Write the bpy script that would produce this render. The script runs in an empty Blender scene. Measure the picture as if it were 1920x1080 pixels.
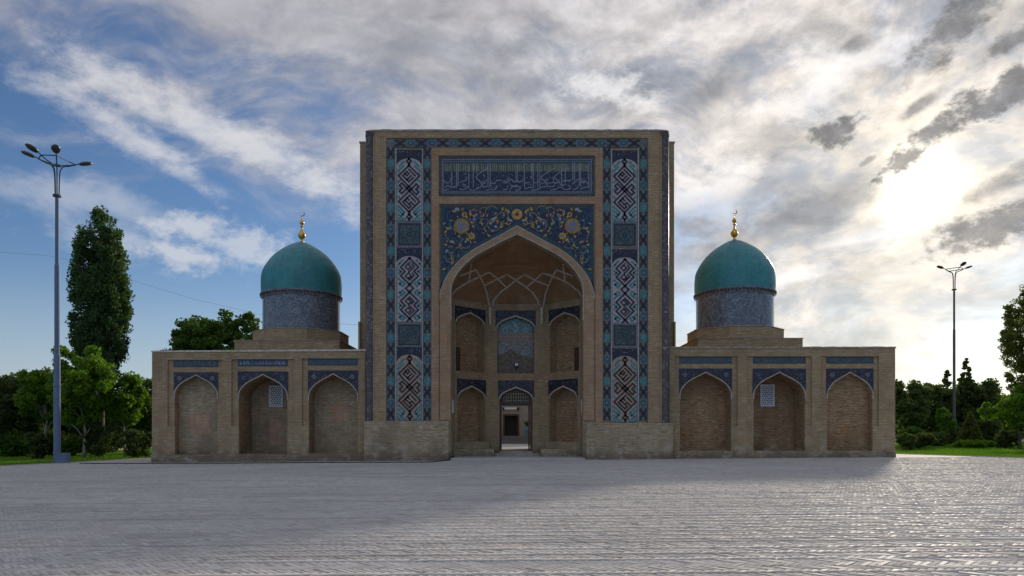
import bpy, bmesh, math, random
import numpy as np
from mathutils import Vector, Matrix, Euler
from mathutils.geometry import tessellate_polygon
from mathutils.bvhtree import BVHTree

R = math.radians
scene = bpy.context.scene
C = scene.collection

# ------------------------------------------------------------------ camera, sky, sun, exposure
F = 1300.0            # focal length in photo pixels (1920 wide)
HZ = 808.0            # horizon row in the photo
EYE = 1.6
cam_d = bpy.data.cameras.new('camera')
cam = bpy.data.objects.new('camera', cam_d); C.objects.link(cam)
cam.location = (0, 0, EYE); cam.rotation_euler = (R(90), 0, 0)
cam_d.sensor_width = 36; cam_d.lens = 36 * F / 1920
cam_d.shift_y = (HZ - 540) / 1920
cam_d.clip_start = 0.1; cam_d.clip_end = 6000
scene.camera = cam

SUN = Vector((0.58, 1.0, 0.356)).normalized()
SUN_EL = math.asin(SUN.z); SUN_AZ = math.atan2(SUN.x, SUN.y)

class G:
    """tiny node-graph writer"""
    def __init__(s, nt): s.nt = nt
    def n(s, t, **kw):
        nd = s.nt.nodes.new(t)
        for k, v in kw.items(): setattr(nd, k, v)
        return nd
    def put(s, sock, v):
        if isinstance(v, bpy.types.NodeSocket): s.nt.links.new(v, sock)
        elif v is not None:
            if sock.type == 'RGBA' and len(v) == 3: v = (*v, 1)
            sock.default_value = v
    def m(s, op, a, b=None, c=None, clamp=False):
        nd = s.n('ShaderNodeMath', operation=op, use_clamp=clamp)
        for i, v in enumerate((a, b, c)):
            if v is not None: s.put(nd.inputs[i], v)
        return nd.outputs[0]
    def v(s, op, a, b=None, scale=None):
        nd = s.n('ShaderNodeVectorMath', operation=op)
        s.put(nd.inputs[0], a)
        if b is not None: s.put(nd.inputs[1], b)
        if scale is not None: s.put(nd.inputs['Scale'], scale)
        return nd.outputs['Value'] if op in ('DOT_PRODUCT', 'LENGTH', 'DISTANCE') else nd.outputs['Vector']
    def xyz(s, a):
        nd = s.n('ShaderNodeSeparateXYZ'); s.put(nd.inputs[0], a); return nd.outputs
    def comb(s, x, y, z):
        nd = s.n('ShaderNodeCombineXYZ')
        for i, q in enumerate((x, y, z)): s.put(nd.inputs[i], q)
        return nd.outputs[0]
    def noise(s, vec, scale=1, detail=4, rough=0.5, dist=0.0, col=False):
        nd = s.n('ShaderNodeTexNoise'); s.put(nd.inputs['Vector'], vec)
        nd.inputs['Scale'].default_value = scale; nd.inputs['Detail'].default_value = detail
        nd.inputs['Roughness'].default_value = rough; nd.inputs['Distortion'].default_value = dist
        return nd.outputs['Color' if col else 'Fac']
    def voro(s, vec, scale, feature='F1', out='Color', rnd=1.0):
        nd = s.n('ShaderNodeTexVoronoi', feature=feature); s.put(nd.inputs['Vector'], vec)
        nd.inputs['Scale'].default_value = scale; nd.inputs['Randomness'].default_value = rnd
        return nd.outputs[out]
    def step(s, x, a, b, lo=0.0, hi=1.0):
        nd = s.n('ShaderNodeMapRange', interpolation_type='SMOOTHSTEP'); s.put(nd.inputs['Value'], x)
        for k, q in (('From Min', a), ('From Max', b), ('To Min', lo), ('To Max', hi)): s.put(nd.inputs[k], q)
        return nd.outputs[0]
    def mix(s, f, a, b, mode='MIX'):
        nd = s.n('ShaderNodeMix', data_type='RGBA', blend_type=mode)
        s.put(nd.inputs[0], f); s.put(nd.inputs[6], a); s.put(nd.inputs[7], b); return nd.outputs[2]
    def map(s, vec, rot=(0, 0, 0), scale=(1, 1, 1), loc=(0, 0, 0)):
        nd = s.n('ShaderNodeMapping'); s.put(nd.inputs[0], vec)
        nd.inputs['Location'].default_value = loc; nd.inputs['Rotation'].default_value = rot; nd.inputs['Scale'].default_value = scale
        return nd.outputs[0]
    def ramp(s, f, stops):
        nd = s.n('ShaderNodeValToRGB'); s.put(nd.inputs[0], f); e = nd.color_ramp.elements
        while len(e) < len(stops): e.new(0.5)
        for q, (p, c) in zip(e, stops): q.position = p; q.color = (*c, 1)
        return nd.outputs[0]

def sky_dir(px, py):
    return Vector(((px - 960) / F, 1, (HZ - py) / F)).normalized()

world = bpy.data.worlds.new('World'); scene.world = world; world.use_nodes = True
wt = world.node_tree; wt.nodes.clear(); g = G(wt)
sky = g.n('ShaderNodeTexSky', sky_type='NISHITA')
sky.sun_disc = False; sky.sun_elevation = SUN_EL; sky.sun_rotation = SUN_AZ
sky.air_density = 1.0; sky.dust_density = 0.6; sky.ozone_density = 2.0
d = g.v('NORMALIZE', g.n('ShaderNodeTexCoord').outputs['Generated'])
dx, dy, dz = g.xyz(d)[0:3]
clear = g.v('SCALE', sky.outputs[0], scale=0.0435)
clear = g.v('MULTIPLY', clear, (0.72, 0.90, 1.16))
sdot = g.v('DOT_PRODUCT', d, tuple(SUN))
ang = g.m('MULTIPLY', g.m('ARCCOSINE', g.m('MINIMUM', sdot, 0.999999)), 57.29578)     # degrees from the sun
near = g.m('EXPONENT', g.m('MULTIPLY', ang, -1 / 24.0))
# wind-drawn cirrus veil: long streaks on the direction sphere
wob = g.v('SCALE', g.v('SUBTRACT', g.noise(d, 3.2, 2, 0.5, col=True), (0.5, 0.5, 0.5)), scale=0.20)
dw = g.v('ADD', d, wob)
s1 = g.noise(g.map(dw, rot=(0, R(24), 0), scale=(2.0, 2.0, 6.2), loc=(0.35, 0.0, 0.1)), 1.5, 5, 0.60)
s2 = g.noise(g.map(dw, rot=(0, R(36), 0), scale=(4.6, 4.6, 12.0), loc=(1.3, 0.4, 0.7)), 1.7, 5, 0.60)
fray = g.noise(g.map(d, rot=(0, R(-24), 0), scale=(1, 1, 1.8)), 13.0, 6, 0.64)
frag = g.noise(g.map(d, rot=(0, R(-24), 0), scale=(1, 1, 1.5), loc=(3, 1, 2)), 34.0, 5, 0.66)
veil = g.m('ADD', g.m('ADD', g.m('MULTIPLY', s1, 0.55), g.m('MULTIPLY', s2, 0.33)), g.m('MULTIPLY', fray, 0.12))
# cover: high veil aloft, thick towards the sun, a clear belt lower down on the other side
cover = g.m('ADD', g.m('MULTIPLY', g.step(dz, 0.20, 0.60), 0.24), g.m('MULTIPLY', near, 0.44))
dens = g.m('MULTIPLY', g.step(g.m('ADD', veil, cover), 0.585, 0.82), 0.90)
lum = g.m('ADD', g.m('MULTIPLY', near, 0.16), 0.228)
thick = g.noise(g.map(dw, rot=(0, R(-22), 0), scale=(4.2, 4.2, 6.4), loc=(2.1, 0.9, 0.4)), 2.3, 6, 0.62)
lum = g.m('MULTIPLY', lum, g.m('ADD', 1.0, g.m('MULTIPLY', g.step(thick, 0.36, 0.64, 0.26, -0.34), g.step(near, 0.10, 0.5, 0.3, 1.0))))
lum = g.m('MULTIPLY', lum, g.step(sdot, 0.15, -0.85, 1.0, 2.05))      # unseen clouds opposite the sun, brightened to light the facade
lum = g.m('MULTIPLY', lum, g.step(s2, 0.25, 0.75, 0.78, 1.18))
lum = g.m('MULTIPLY', lum, g.m('ADD', 1.0, g.m('MULTIPLY', g.step(fray, 0.30, 0.70, -0.28, 0.22), g.step(near, 0.10, 0.45, 0.25, 1.0))))
warm = g.mix(near, (0.985, 0.98, 1.07), (1.16, 1.00, 0.79))
warm = g.mix(g.step(sdot, 0.15, -0.85), warm, (1.10, 1.0, 0.88))  # the same unseen part of the sky is tinted to warm the facade
warm = g.mix(g.m('MULTIPLY', g.step(thick, 0.42, 0.64), g.step(near, 0.05, 0.4)), warm, (0.92, 0.96, 1.08))
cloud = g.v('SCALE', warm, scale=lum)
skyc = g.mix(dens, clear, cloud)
# thick vapour along the horizon
hz_f = g.m('MULTIPLY', g.step(dz, 0.24, -0.02), 0.72)
hz_c = g.v('SCALE', g.mix(near, (0.82, 0.93, 1.06), (1.12, 1.0, 0.76)), scale=g.m('ADD', g.m('MULTIPLY', near, 0.30), 0.30))
skyc = g.mix(hz_f, skyc, hz_c)
# light of the sun itself spread by thin cloud
core = g.m('MULTIPLY', g.m('EXPONENT', g.m('MULTIPLY', g.m('POWER', g.m('DIVIDE', ang, 2.1), 2.0), -1.0)), 1.2)
halo = g.m('MULTIPLY', g.m('EXPONENT', g.m('MULTIPLY', ang, -1 / 5.0)), 0.24)
skyc = g.v('ADD', skyc, g.v('SCALE', (1.0, 0.90, 0.68), scale=g.m('ADD', core, halo)))
# bright billows and thick dark clouds standing in front of the veil
def blob(px, py, rx, ry, rot, soft, k=1.0, amp=1.5, fine=False):
    c = sky_dir(px, py)
    ex = Vector((0, 0, 1)).cross(c).normalized() * -1
    ez = ex.cross(c).normalized()
    if ez.z < 0: ez = -ez
    a = R(rot); e1 = ex * math.cos(a) + ez * math.sin(a); e2 = -ex * math.sin(a) + ez * math.cos(a)
    mp = g.n('ShaderNodeMapping', vector_type='POINT'); q = g.v('SUBTRACT', d, tuple(c))
    v3 = g.comb(g.v('DOT_PRODUCT', q, tuple(e1 * F / rx)), g.v('DOT_PRODUCT', q, tuple(e2 * F / ry)), g.v('DOT_PRODUCT', q, tuple(c * 8.0)))
    wt.nodes.remove(mp)
    r = g.m('SUBTRACT', g.v('LENGTH', v3), g.m('MULTIPLY', nz_f if fine else nz_c, amp))
    return g.m('MULTIPLY', g.step(r, 1.0 + soft, 1.0 - soft), k)
nz_c = g.m('SUBTRACT', g.m('MULTIPLY', fray, 2.0), 1.0); nz_f = g.m('SUBTRACT', g.m('ADD', g.m('MULTIPLY', frag, 1.5), g.m('MULTIPLY', fray, 0.9)), 1.2)
def many(lst):
    out = None
    for b in lst:
        q = blob(*b); out = q if out is None else g.m('MAXIMUM', out, q)
    return out
dark = many([(1560, 250, 44, 17, 4, .46, .90, 2.2, True), (1700, 291, 50, 17, 36, .46, .90, 2.1, True), (1747, 248, 40, 16, 16, .46, .90, 2.1, True),
             (1628, 302, 17, 7, 28, .6, .8, 1.2, True), (1490, 400, 170, 48, 14, 1.0, .68, 2.4), (1600, 352, 75, 34, 22, 1.0, .60, 2.2),
             (1905, 168, 72, 23, 20, .4, .85, 2.3, True), (1812, 28, 74, 27, 38, .7, .80, 2.3, True), (1905, 70, 40, 12, 20, .6, .75, 1.6, True),
             (1885, 415, 92, 28, 14, .45, .80, 2.0, True), (1870, 350, 46, 14, 25, .7, .6, 1.6, True), (1605, 82, 22, 10, 0, .7, .65, 1.6, True), (1725, 198, 27, 8, 28, .7, .75, 1.5, True),
             (1300, 480, 60, 18, 10, .9, .4, 2.2), (1335, 170, 46, 20, 25, .9, .45, 2.2)])
lite = many([(1145, 168, 52, 22, -12, .8, .75, 2.6, True), (440, 262, 160, 24, -20, 1.0, .70, 2.6), (215, 235, 95, 17, -24, 1.0, .65, 2.4),
             (340, 425, 50, 18, 8, .9, .60, 2.6, True), (350, 480, 80, 16, -5, .9, .60, 2.6, True), (460, 465, 60, 24, -6, .9, .52, 2.6, True), (240, 450, 60, 26, 0, 1.0, .42, 2.8),
             (110, 370, 95, 20, 0, 1.0, .36, 2.4), (1350, 345, 60, 24, 10, .8, .6, 2.4), (1600, 105, 60, 36, -20, .8, .5, 2.4), (1540, 170, 70, 26, 18, .8, .5, 2.4), (1490, 520, 70, 12, 6, .8, .55, 1.9, True), (1620, 445, 60, 8, 4, .7, .55, 1.4, True)])
skyc = g.mix(lite, skyc, g.v('SCALE', (1.0, 0.98, 0.98), scale=g.m('ADD', g.m('MULTIPLY', near, 0.28), 0.37)))
dk = g.v('SCALE', g.mix(near, (0.90, 0.96, 1.12), (1.0, 0.98, 0.98)), scale=g.m('ADD', g.m('MULTIPLY', g.m('POWER', near, 2.0), 0.05), g.step(frag, 0.3, 0.72, 0.12, 0.05)))
skyc = g.mix(dark, skyc, dk)
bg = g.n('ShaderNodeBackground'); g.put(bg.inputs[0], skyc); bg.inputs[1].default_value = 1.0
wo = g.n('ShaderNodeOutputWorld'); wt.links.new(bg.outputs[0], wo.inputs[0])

world.cycles.sampling_method = 'MANUAL'; world.cycles.sample_map_resolution = 512

sun_d = bpy.data.lights.new('sun', 'SUN'); sun_d.energy = 1.0; sun_d.angle = R(3.5); sun_d.color = (1.0, 0.88, 0.72)
sun = bpy.data.objects.new('sun', sun_d); C.objects.link(sun)
sun.rotation_euler = (-SUN).to_track_quat('-Z', 'Y').to_euler(); sun.location = (40, 60, 40)

vs = scene.view_settings
vs.view_transform = 'Standard'; vs.look = 'None'; vs.exposure = 1.0; vs.gamma = 1.0; vs.use_curve_mapping = False
scene.cycles.max_bounces = 6; scene.cycles.diffuse_bounces = 3; scene.cycles.glossy_bounces = 2; scene.cycles.transmission_bounces = 3; scene.cycles.transparent_max_bounces = 4

# ------------------------------------------------------------------ helpers
def PX(x, D): return (x - 960) * D / F
def PZ(y, D): return EYE + (HZ - y) * D / F
def gz(x): return 0.08 + 0.0072 * max(-60, min(60, x))
def lerp(a, b, t): return a + (b - a) * t

M = {}
def material(name):
    m = bpy.data.materials.new(name); m.use_nodes = True; nt = m.node_tree; nt.nodes.clear()
    gg = G(nt); out = gg.n('ShaderNodeOutputMaterial'); b = gg.n('ShaderNodeBsdfPrincipled')
    nt.links.new(b.outputs[0], out.inputs[0]); M[name] = m
    return gg, b, out
def bump(gg, b, h, strength, dist=0.02):
    nd = gg.n('ShaderNodeBump'); nd.inputs['Strength'].default_value = strength; nd.inputs['Distance'].default_value = dist
    gg.put(nd.inputs['Height'], h); gg.nt.links.new(nd.outputs[0], b.inputs['Normal'])
def wall_uv(gg):
    geo = gg.n('ShaderNodeNewGeometry'); P = geo.outputs['Position']; N = geo.outputs['True Normal']
    T = gg.v('NORMALIZE', gg.v('CROSS_PRODUCT', N, (0, 0, 1)))
    p = gg.xyz(P); flat = gg.m('GREATER_THAN', gg.m('ABSOLUTE', gg.xyz(N)[2]), 0.75)
    u = gg.m('ADD', gg.v('DOT_PRODUCT', P, T), gg.m('MULTIPLY', flat, p[0]))
    w = gg.m('ADD', p[2], gg.m('MULTIPLY', flat, p[1]))
    return P, p, gg.comb(u, w, 0)

def brick_mat(name, cA, cB, mortar, rough=0.9, streak=0.5, red=0.25, stain=0.4, course=0.088, bw=0.29, msize=0.011, gaps=0.0):
    gg, b, _ = material(name)
    P, p, uv = wall_uv(gg)
    wob = gg.v('SCALE', gg.v('SUBTRACT', gg.noise(uv, 3.0, 3, 0.6, col=True), (0.5, 0.5, 0.5)), scale=0.035)
    bt = gg.n('ShaderNodeTexBrick'); gg.put(bt.inputs['Vector'], gg.v('ADD', uv, wob))
    bt.inputs['Scale'].default_value = 1; bt.inputs['Brick Width'].default_value = bw; bt.inputs['Row Height'].default_value = course
    bt.inputs['Mortar Size'].default_value = msize; bt.inputs['Mortar Smooth'].default_value = 0.4; bt.inputs['Bias'].default_value = -0.1
    gg.put(bt.inputs['Color1'], cA); gg.put(bt.inputs['Color2'], cB); gg.put(bt.inputs['Mortar'], mortar)
    st = gg.noise(gg.map(uv, scale=(1.5, 7.5, 1)), 1.0, 5, 0.68)
    st2 = gg.noise(gg.map(uv, scale=(2.6, 10.0, 1), loc=(3, 7, 0)), 1.0, 5, 0.68)
    c = gg.mix(gg.m('MULTIPLY', gg.step(st, 0.50, 0.70), streak), bt.outputs[0], tuple(x * 0.45 for x in cA))
    c = gg.mix(gg.m('MULTIPLY', gg.step(st2, 0.50, 0.68), min(1, streak * 0.9)), c, tuple(min(.8, x * 1.32) for x in cB))
    big = gg.noise(P, 0.9, 4, 0.6)
    c = gg.mix(gg.m('MULTIPLY', gg.step(big, 0.50, 0.70), red), c, (cA[0] * 1.02, cA[1] * 0.74, cA[2] * 0.60))
    grime = gg.noise(gg.map(P, scale=(1, 1, 0.5)), 0.55, 5, 0.65)
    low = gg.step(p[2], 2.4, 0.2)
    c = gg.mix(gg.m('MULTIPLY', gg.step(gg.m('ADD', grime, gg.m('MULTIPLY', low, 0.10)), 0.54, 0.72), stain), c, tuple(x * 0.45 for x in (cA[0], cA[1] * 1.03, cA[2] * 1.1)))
    patch = gg.noise(gg.map(P, scale=(1, 1, 0.8), loc=(5, 1, 3)), 1.7, 3, 0.55)
    c = gg.mix(gg.step(patch, 0.34, 0.66, 0.42, 0.0), c, tuple(x * 0.62 for x in cA))
    run = gg.noise(gg.map(uv, scale=(3.2, 0.35, 1), loc=(1, 8, 0)), 1.0, 4, 0.6)
    c = gg.mix(gg.m('MULTIPLY', gg.step(run, 0.56, 0.74), 0.40), c, tuple(x * 0.5 for x in cA))
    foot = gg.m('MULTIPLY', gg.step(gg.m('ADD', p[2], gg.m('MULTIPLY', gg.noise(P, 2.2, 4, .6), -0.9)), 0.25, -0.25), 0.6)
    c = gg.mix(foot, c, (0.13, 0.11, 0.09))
    salt = gg.noise(gg.map(P, scale=(1, 1, 1.6)), 1.5, 5, 0.6)
    c = gg.mix(gg.m('MULTIPLY', gg.m('MULTIPLY', gg.step(salt, 0.52, 0.66), gg.step(p[2], 2.3, 0.5)), 0.5), c, (0.52, 0.48, 0.42))
    if gaps:
        gp = gg.noise(gg.map(uv, scale=(2.1, 12.0, 1), loc=(7, 3, 0)), 1.0, 3, 0.6)
        c = gg.mix(gg.m('MULTIPLY', gg.step(gp, 0.60, 0.68), gaps), c, tuple(x * 0.16 for x in cA))
    gg.put(b.inputs['Base Color'], c); b.inputs['Roughness'].default_value = rough; b.inputs['Specular IOR Level'].default_value = 0.2
    h = gg.m('ADD', gg.m('MULTIPLY', bt.outputs[1], -1.0), gg.m('MULTIPLY', gg.noise(uv, 9, 4, 0.6), 1.2))
    bump(gg, b, gg.m('ADD', h, st), 0.6, 0.025)

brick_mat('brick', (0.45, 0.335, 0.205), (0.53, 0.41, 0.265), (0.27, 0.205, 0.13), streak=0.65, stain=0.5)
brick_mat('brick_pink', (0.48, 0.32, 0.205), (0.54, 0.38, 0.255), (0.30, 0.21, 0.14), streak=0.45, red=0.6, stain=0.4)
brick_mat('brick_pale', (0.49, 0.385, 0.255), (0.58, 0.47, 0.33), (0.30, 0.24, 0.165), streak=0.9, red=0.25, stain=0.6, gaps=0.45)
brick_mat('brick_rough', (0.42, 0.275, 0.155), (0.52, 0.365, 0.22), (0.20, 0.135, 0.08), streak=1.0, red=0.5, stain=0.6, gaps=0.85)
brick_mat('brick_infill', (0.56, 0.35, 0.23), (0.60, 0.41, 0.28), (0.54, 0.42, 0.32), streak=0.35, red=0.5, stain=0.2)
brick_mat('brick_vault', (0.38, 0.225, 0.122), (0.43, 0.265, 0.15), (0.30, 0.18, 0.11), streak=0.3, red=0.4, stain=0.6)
brick_mat('roof_clay', (0.46, 0.38, 0.28), (0.50, 0.41, 0.31), (0.47, 0.39, 0.3), streak=0.3)

def plain(name, col, rough=0.6, metal=0.0, var=0.15, vscale=6.0, spec=0.5, bmp=0.0):
    gg, b, _ = material(name)
    P = gg.n('ShaderNodeNewGeometry').outputs['Position']
    f = gg.noise(P, vscale, 5, 0.6)
    c = gg.mix(gg.step(f, 0.35, 0.65), tuple(x * (1 - var) for x in col), tuple(min(1, x * (1 + var)) for x in col))
    gg.put(b.inputs['Base Color'], c)
    b.inputs['Roughness'].default_value = rough; b.inputs['Metallic'].default_value = metal; b.inputs['Specular IOR Level'].default_value = spec
    if bmp: bump(gg, b, gg.noise(P, vscale * 6, 3, 0.6), bmp, 0.01)
plain('stone_trim', (0.46, 0.43, 0.39), 0.8, var=0.2, bmp=.3)
plain('plaster_rib', (0.60, 0.53, 0.46), 0.85, var=0.15)
plain('white_paint', (0.74, 0.74, 0.76), 0.5, var=0.06)
plain('lattice_white', (0.70, 0.72, 0.78), 0.6, var=0.08)
plain('void_dark', (0.02, 0.02, 0.022), 0.8)
plain('glass_dark', (0.06, 0.08, 0.13), 0.15)
plain('wood_dark', (0.075, 0.042, 0.026), 0.55, var=0.3, vscale=12)
plain('wood_arch', (0.20, 0.165, 0.135), 0.8, var=0.3, vscale=5)
plain('wood_red', (0.13, 0.055, 0.035), 0.55, var=0.3, vscale=12)
plain('coping', (0.36, 0.31, 0.26), 0.9, var=0.25, bmp=.3)
plain('coping_light', (0.62, 0.58, 0.53), 0.8, var=0.2)
plain('gold', (0.75, 0.47, 0.10), 0.30, metal=0.9, var=0.1)
plain('lamp_paint', (0.115, 0.175, 0.29), 0.45, var=0.08, vscale=2)
plain('lamp_backlit', (0.13, 0.12, 0.11), 0.6)  # backlit look of the far mast put into a darker paint colour
plain('lamp_dark', (0.06, 0.075, 0.10), 0.5)
plain('lamp_glass', (0.07, 0.065, 0.055), 0.3)
plain('rubber', (0.015, 0.015, 0.017), 0.6)
plain('court_wall', (0.30, 0.275, 0.235), 0.9, var=0.1, vscale=1.5)
plain('court_floor', (0.50, 0.49, 0.47), 0.8, var=0.1)
plain('house_wall', (0.58, 0.43, 0.27), 0.9, var=0.1, vscale=1)
plain('house_roof', (0.25, 0.17, 0.13), 0.8)
plain('low_wall', (0.62, 0.62, 0.62), 0.8)
plain('bark', (0.15, 0.12, 0.09), 0.95, var=0.35, vscale=5, bmp=.6)
plain('bark_pale', (0.36, 0.33, 0.28), 0.9, var=0.3, vscale=5, bmp=.4)
plain('asphalt', (0.16, 0.16, 0.165), 0.9)

# glazed tiles
plain('glaze_navy', (0.016, 0.020, 0.052), 0.5, var=0.5, vscale=14)
plain('glaze_blue', (0.022, 0.036, 0.11), 0.4, var=0.45, vscale=12)
plain('glaze_mid', (0.04, 0.095, 0.15), 0.3, var=0.4, vscale=10)
plain('glaze_teal', (0.035, 0.13, 0.15), 0.3, var=0.35, vscale=10)
plain('glaze_turq', (0.05, 0.23, 0.25), 0.3, var=0.3, vscale=12)
plain('glaze_green', (0.055, 0.105, 0.085), 0.4, var=0.5, vscale=30)
plain('glaze_white', (0.42, 0.385, 0.385), 0.35, var=0.18, vscale=12)
plain('glaze_lilac', (0.20, 0.19, 0.26), 0.4, var=0.3, vscale=14)
plain('glaze_black', (0.020, 0.014, 0.024), 0.35, var=0.4, vscale=10)
plain('glaze_plum', (0.035, 0.018, 0.045), 0.35, var=0.4, vscale=10)
plain('glaze_brown', (0.050, 0.025, 0.018), 0.4, var=0.4, vscale=10)
plain('glaze_gold', (0.52, 0.33, 0.035), 0.35, var=0.35, vscale=12)
plain('glaze_orange', (0.50, 0.21, 0.05), 0.35, var=0.3, vscale=12)
plain('glaze_script', (0.33, 0.36, 0.44), 0.4, var=0.2, vscale=12)
plain('glaze_sky', (0.22, 0.33, 0.50), 0.35, var=0.3, vscale=12)
plain('mosaic_grey', (0.22, 0.20, 0.195), 0.6, var=0.3, vscale=14)
plain('mosaic_pink', (0.40, 0.31, 0.25), 0.6, var=0.25, vscale=14)
plain('mosaic_tan', (0.34, 0.27, 0.21), 0.7, var=0.3, vscale=14)

def mosaic(name, stops, scale, rough=0.3, grout=(0.2, 0.19, 0.18), flecks=None, sq=False):
    gg, b, _ = material(name)
    P = gg.n('ShaderNodeNewGeometry').outputs['Position']
    cell = gg.xyz(gg.voro(P, scale, rnd=0.7))[0]
    c = gg.ramp(cell, stops)
    big = gg.noise(P, scale * 0.16, 4, 0.6)
    c = gg.mix(gg.step(big, 0.40, 0.65, 0.0, 0.55), c, stops[0][1])
    if flecks:
        fl = gg.voro(gg.v('ADD', P, (3, 1, 7)), scale * 0.8, out='Distance')
        c = gg.mix(gg.m('MULTIPLY', gg.step(fl, 0.28, 0.16), 0.8), c, flecks)
    gg.put(b.inputs['Base Color'], c); b.inputs['Roughness'].default_value = rough
    bump(gg, b, gg.voro(P, scale, feature='DISTANCE_TO_EDGE', out='Distance', rnd=0.7), 0.25, 0.01)
mosaic('drum_mosaic', [(0.0, (0.075, 0.09, 0.135)), (0.3, (0.11, 0.145, 0.21)), (0.55, (0.18, 0.215, 0.275)), (0.8, (0.34, 0.36, 0.385)), (1.0, (0.18, 0.165, 0.13))], 20, 0.2)
mosaic('column_mosaic', [(0.0, (0.06, 0.05, 0.058)), (0.5, (0.095, 0.08, 0.088)), (0.8, (0.15, 0.13, 0.13)), (1.0, (0.26, 0.24, 0.24))], 11, 0.35)
mosaic('spandrel_mosaic', [(0.0, (0.020, 0.019, 0.034)), (0.6, (0.030, 0.029, 0.050)), (0.85, (0.062, 0.06, 0.085)), (1.0, (0.14, 0.13, 0.145))], 15, 0.5)
mosaic('frieze_mosaic', [(0.0, (0.045, 0.065, 0.075)), (0.5, (0.065, 0.095, 0.105)), (0.8, (0.13, 0.155, 0.165)), (1.0, (0.07, 0.09, 0.16))], 15, 0.35)
mosaic('panel_mosaic', [(0.0, (0.030, 0.05, 0.056)), (0.5, (0.045, 0.078, 0.085)), (0.8, (0.085, 0.125, 0.13)), (1.0, (0.14, 0.13, 0.12))], 12, 0.35)
mosaic('border_mosaic', [(0.0, (0.022, 0.036, 0.036)), (0.5, (0.042, 0.065, 0.06)), (0.8, (0.10, 0.12, 0.11)), (1.0, (0.03, 0.05, 0.14))], 22, 0.4)
mosaic('field_blue', [(0.0, (0.008, 0.013, 0.052)), (0.5, (0.011, 0.024, 0.088)), (0.8, (0.014, 0.05, 0.10)), (1.0, (0.035, 0.08, 0.105))], 12, 0.45)
mosaic('window_teal', [(0.0, (0.07, 0.20, 0.22)), (0.5, (0.16, 0.34, 0.36)), (0.8, (0.40, 0.55, 0.55)), (1.0, (0.10, 0.16, 0.17))], 11, 0.35)
mosaic('window_grey', [(0.0, (0.19, 0.18, 0.175)), (0.5, (0.26, 0.255, 0.255)), (0.8, (0.40, 0.40, 0.41)), (1.0, (0.14, 0.12, 0.10))], 11, 0.45)
mosaic('strip_tile', [(0.0, (0.095, 0.125, 0.12)), (0.5, (0.13, 0.165, 0.155)), (0.85, (0.19, 0.205, 0.185)), (1.0, (0.05, 0.07, 0.10))], 10, 0.5)

def dome_mat():
    gg, b, _ = material('dome_glaze')
    geo = gg.n('ShaderNodeNewGeometry'); P = geo.outputs['Position']; p = gg.xyz(P)
    tc = gg.n('ShaderNodeTexCoord').outputs['Object']; o = gg.xyz(tc)
    a = gg.m('MULTIPLY', gg.m('ARCTAN2', o[1], o[0]), 2.3)
    bt = gg.n('ShaderNodeTexBrick'); gg.put(bt.inputs['Vector'], gg.comb(a, o[2], 0))
    bt.inputs['Scale'].default_value = 1; bt.inputs['Brick Width'].default_value = 0.22; bt.inputs['Row Height'].default_value = 0.11
    bt.inputs['Mortar Size'].default_value = 0.008
    gg.put(bt.inputs['Color1'], (0.035, 0.275, 0.315)); gg.put(bt.inputs['Color2'], (0.06, 0.335, 0.37)); gg.put(bt.inputs['Mortar'], (0.025, 0.12, 0.14))
    n1 = gg.noise(gg.map(P, scale=(1, 1, 0.6)), 1.1, 5, 0.6)
    c = gg.mix(gg.step(n1, 0.45, 0.68, 0, 0.5), bt.outputs[0], (0.03, 0.15, 0.175))
    rn = gg.noise(gg.comb(gg.m('MULTIPLY', a, 2.2), gg.m('MULTIPLY', o[2], 0.35), 0), 1.0, 4, 0.6)
    c = gg.mix(gg.step(rn, 0.50, 0.72, 0, 0.45), c, (0.05, 0.13, 0.14))
    spot = gg.voro(P, 0.75, out='Distance')
    c = gg.mix(gg.step(spot, 0.075, 0.05), c, (0.01, 0.03, 0.035))
    gg.put(b.inputs['Base Color'], c)
    gg.put(b.inputs['Roughness'], gg.step(gg.noise(P, 5, 4, .6), 0.3, 0.7, 0.36, 0.55))
    bump(gg, b, gg.m('ADD', gg.m('MULTIPLY', bt.outputs[1], -1), gg.noise(P, 4, 3, .5)), 0.18, 0.02)
dome_mat()

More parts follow.
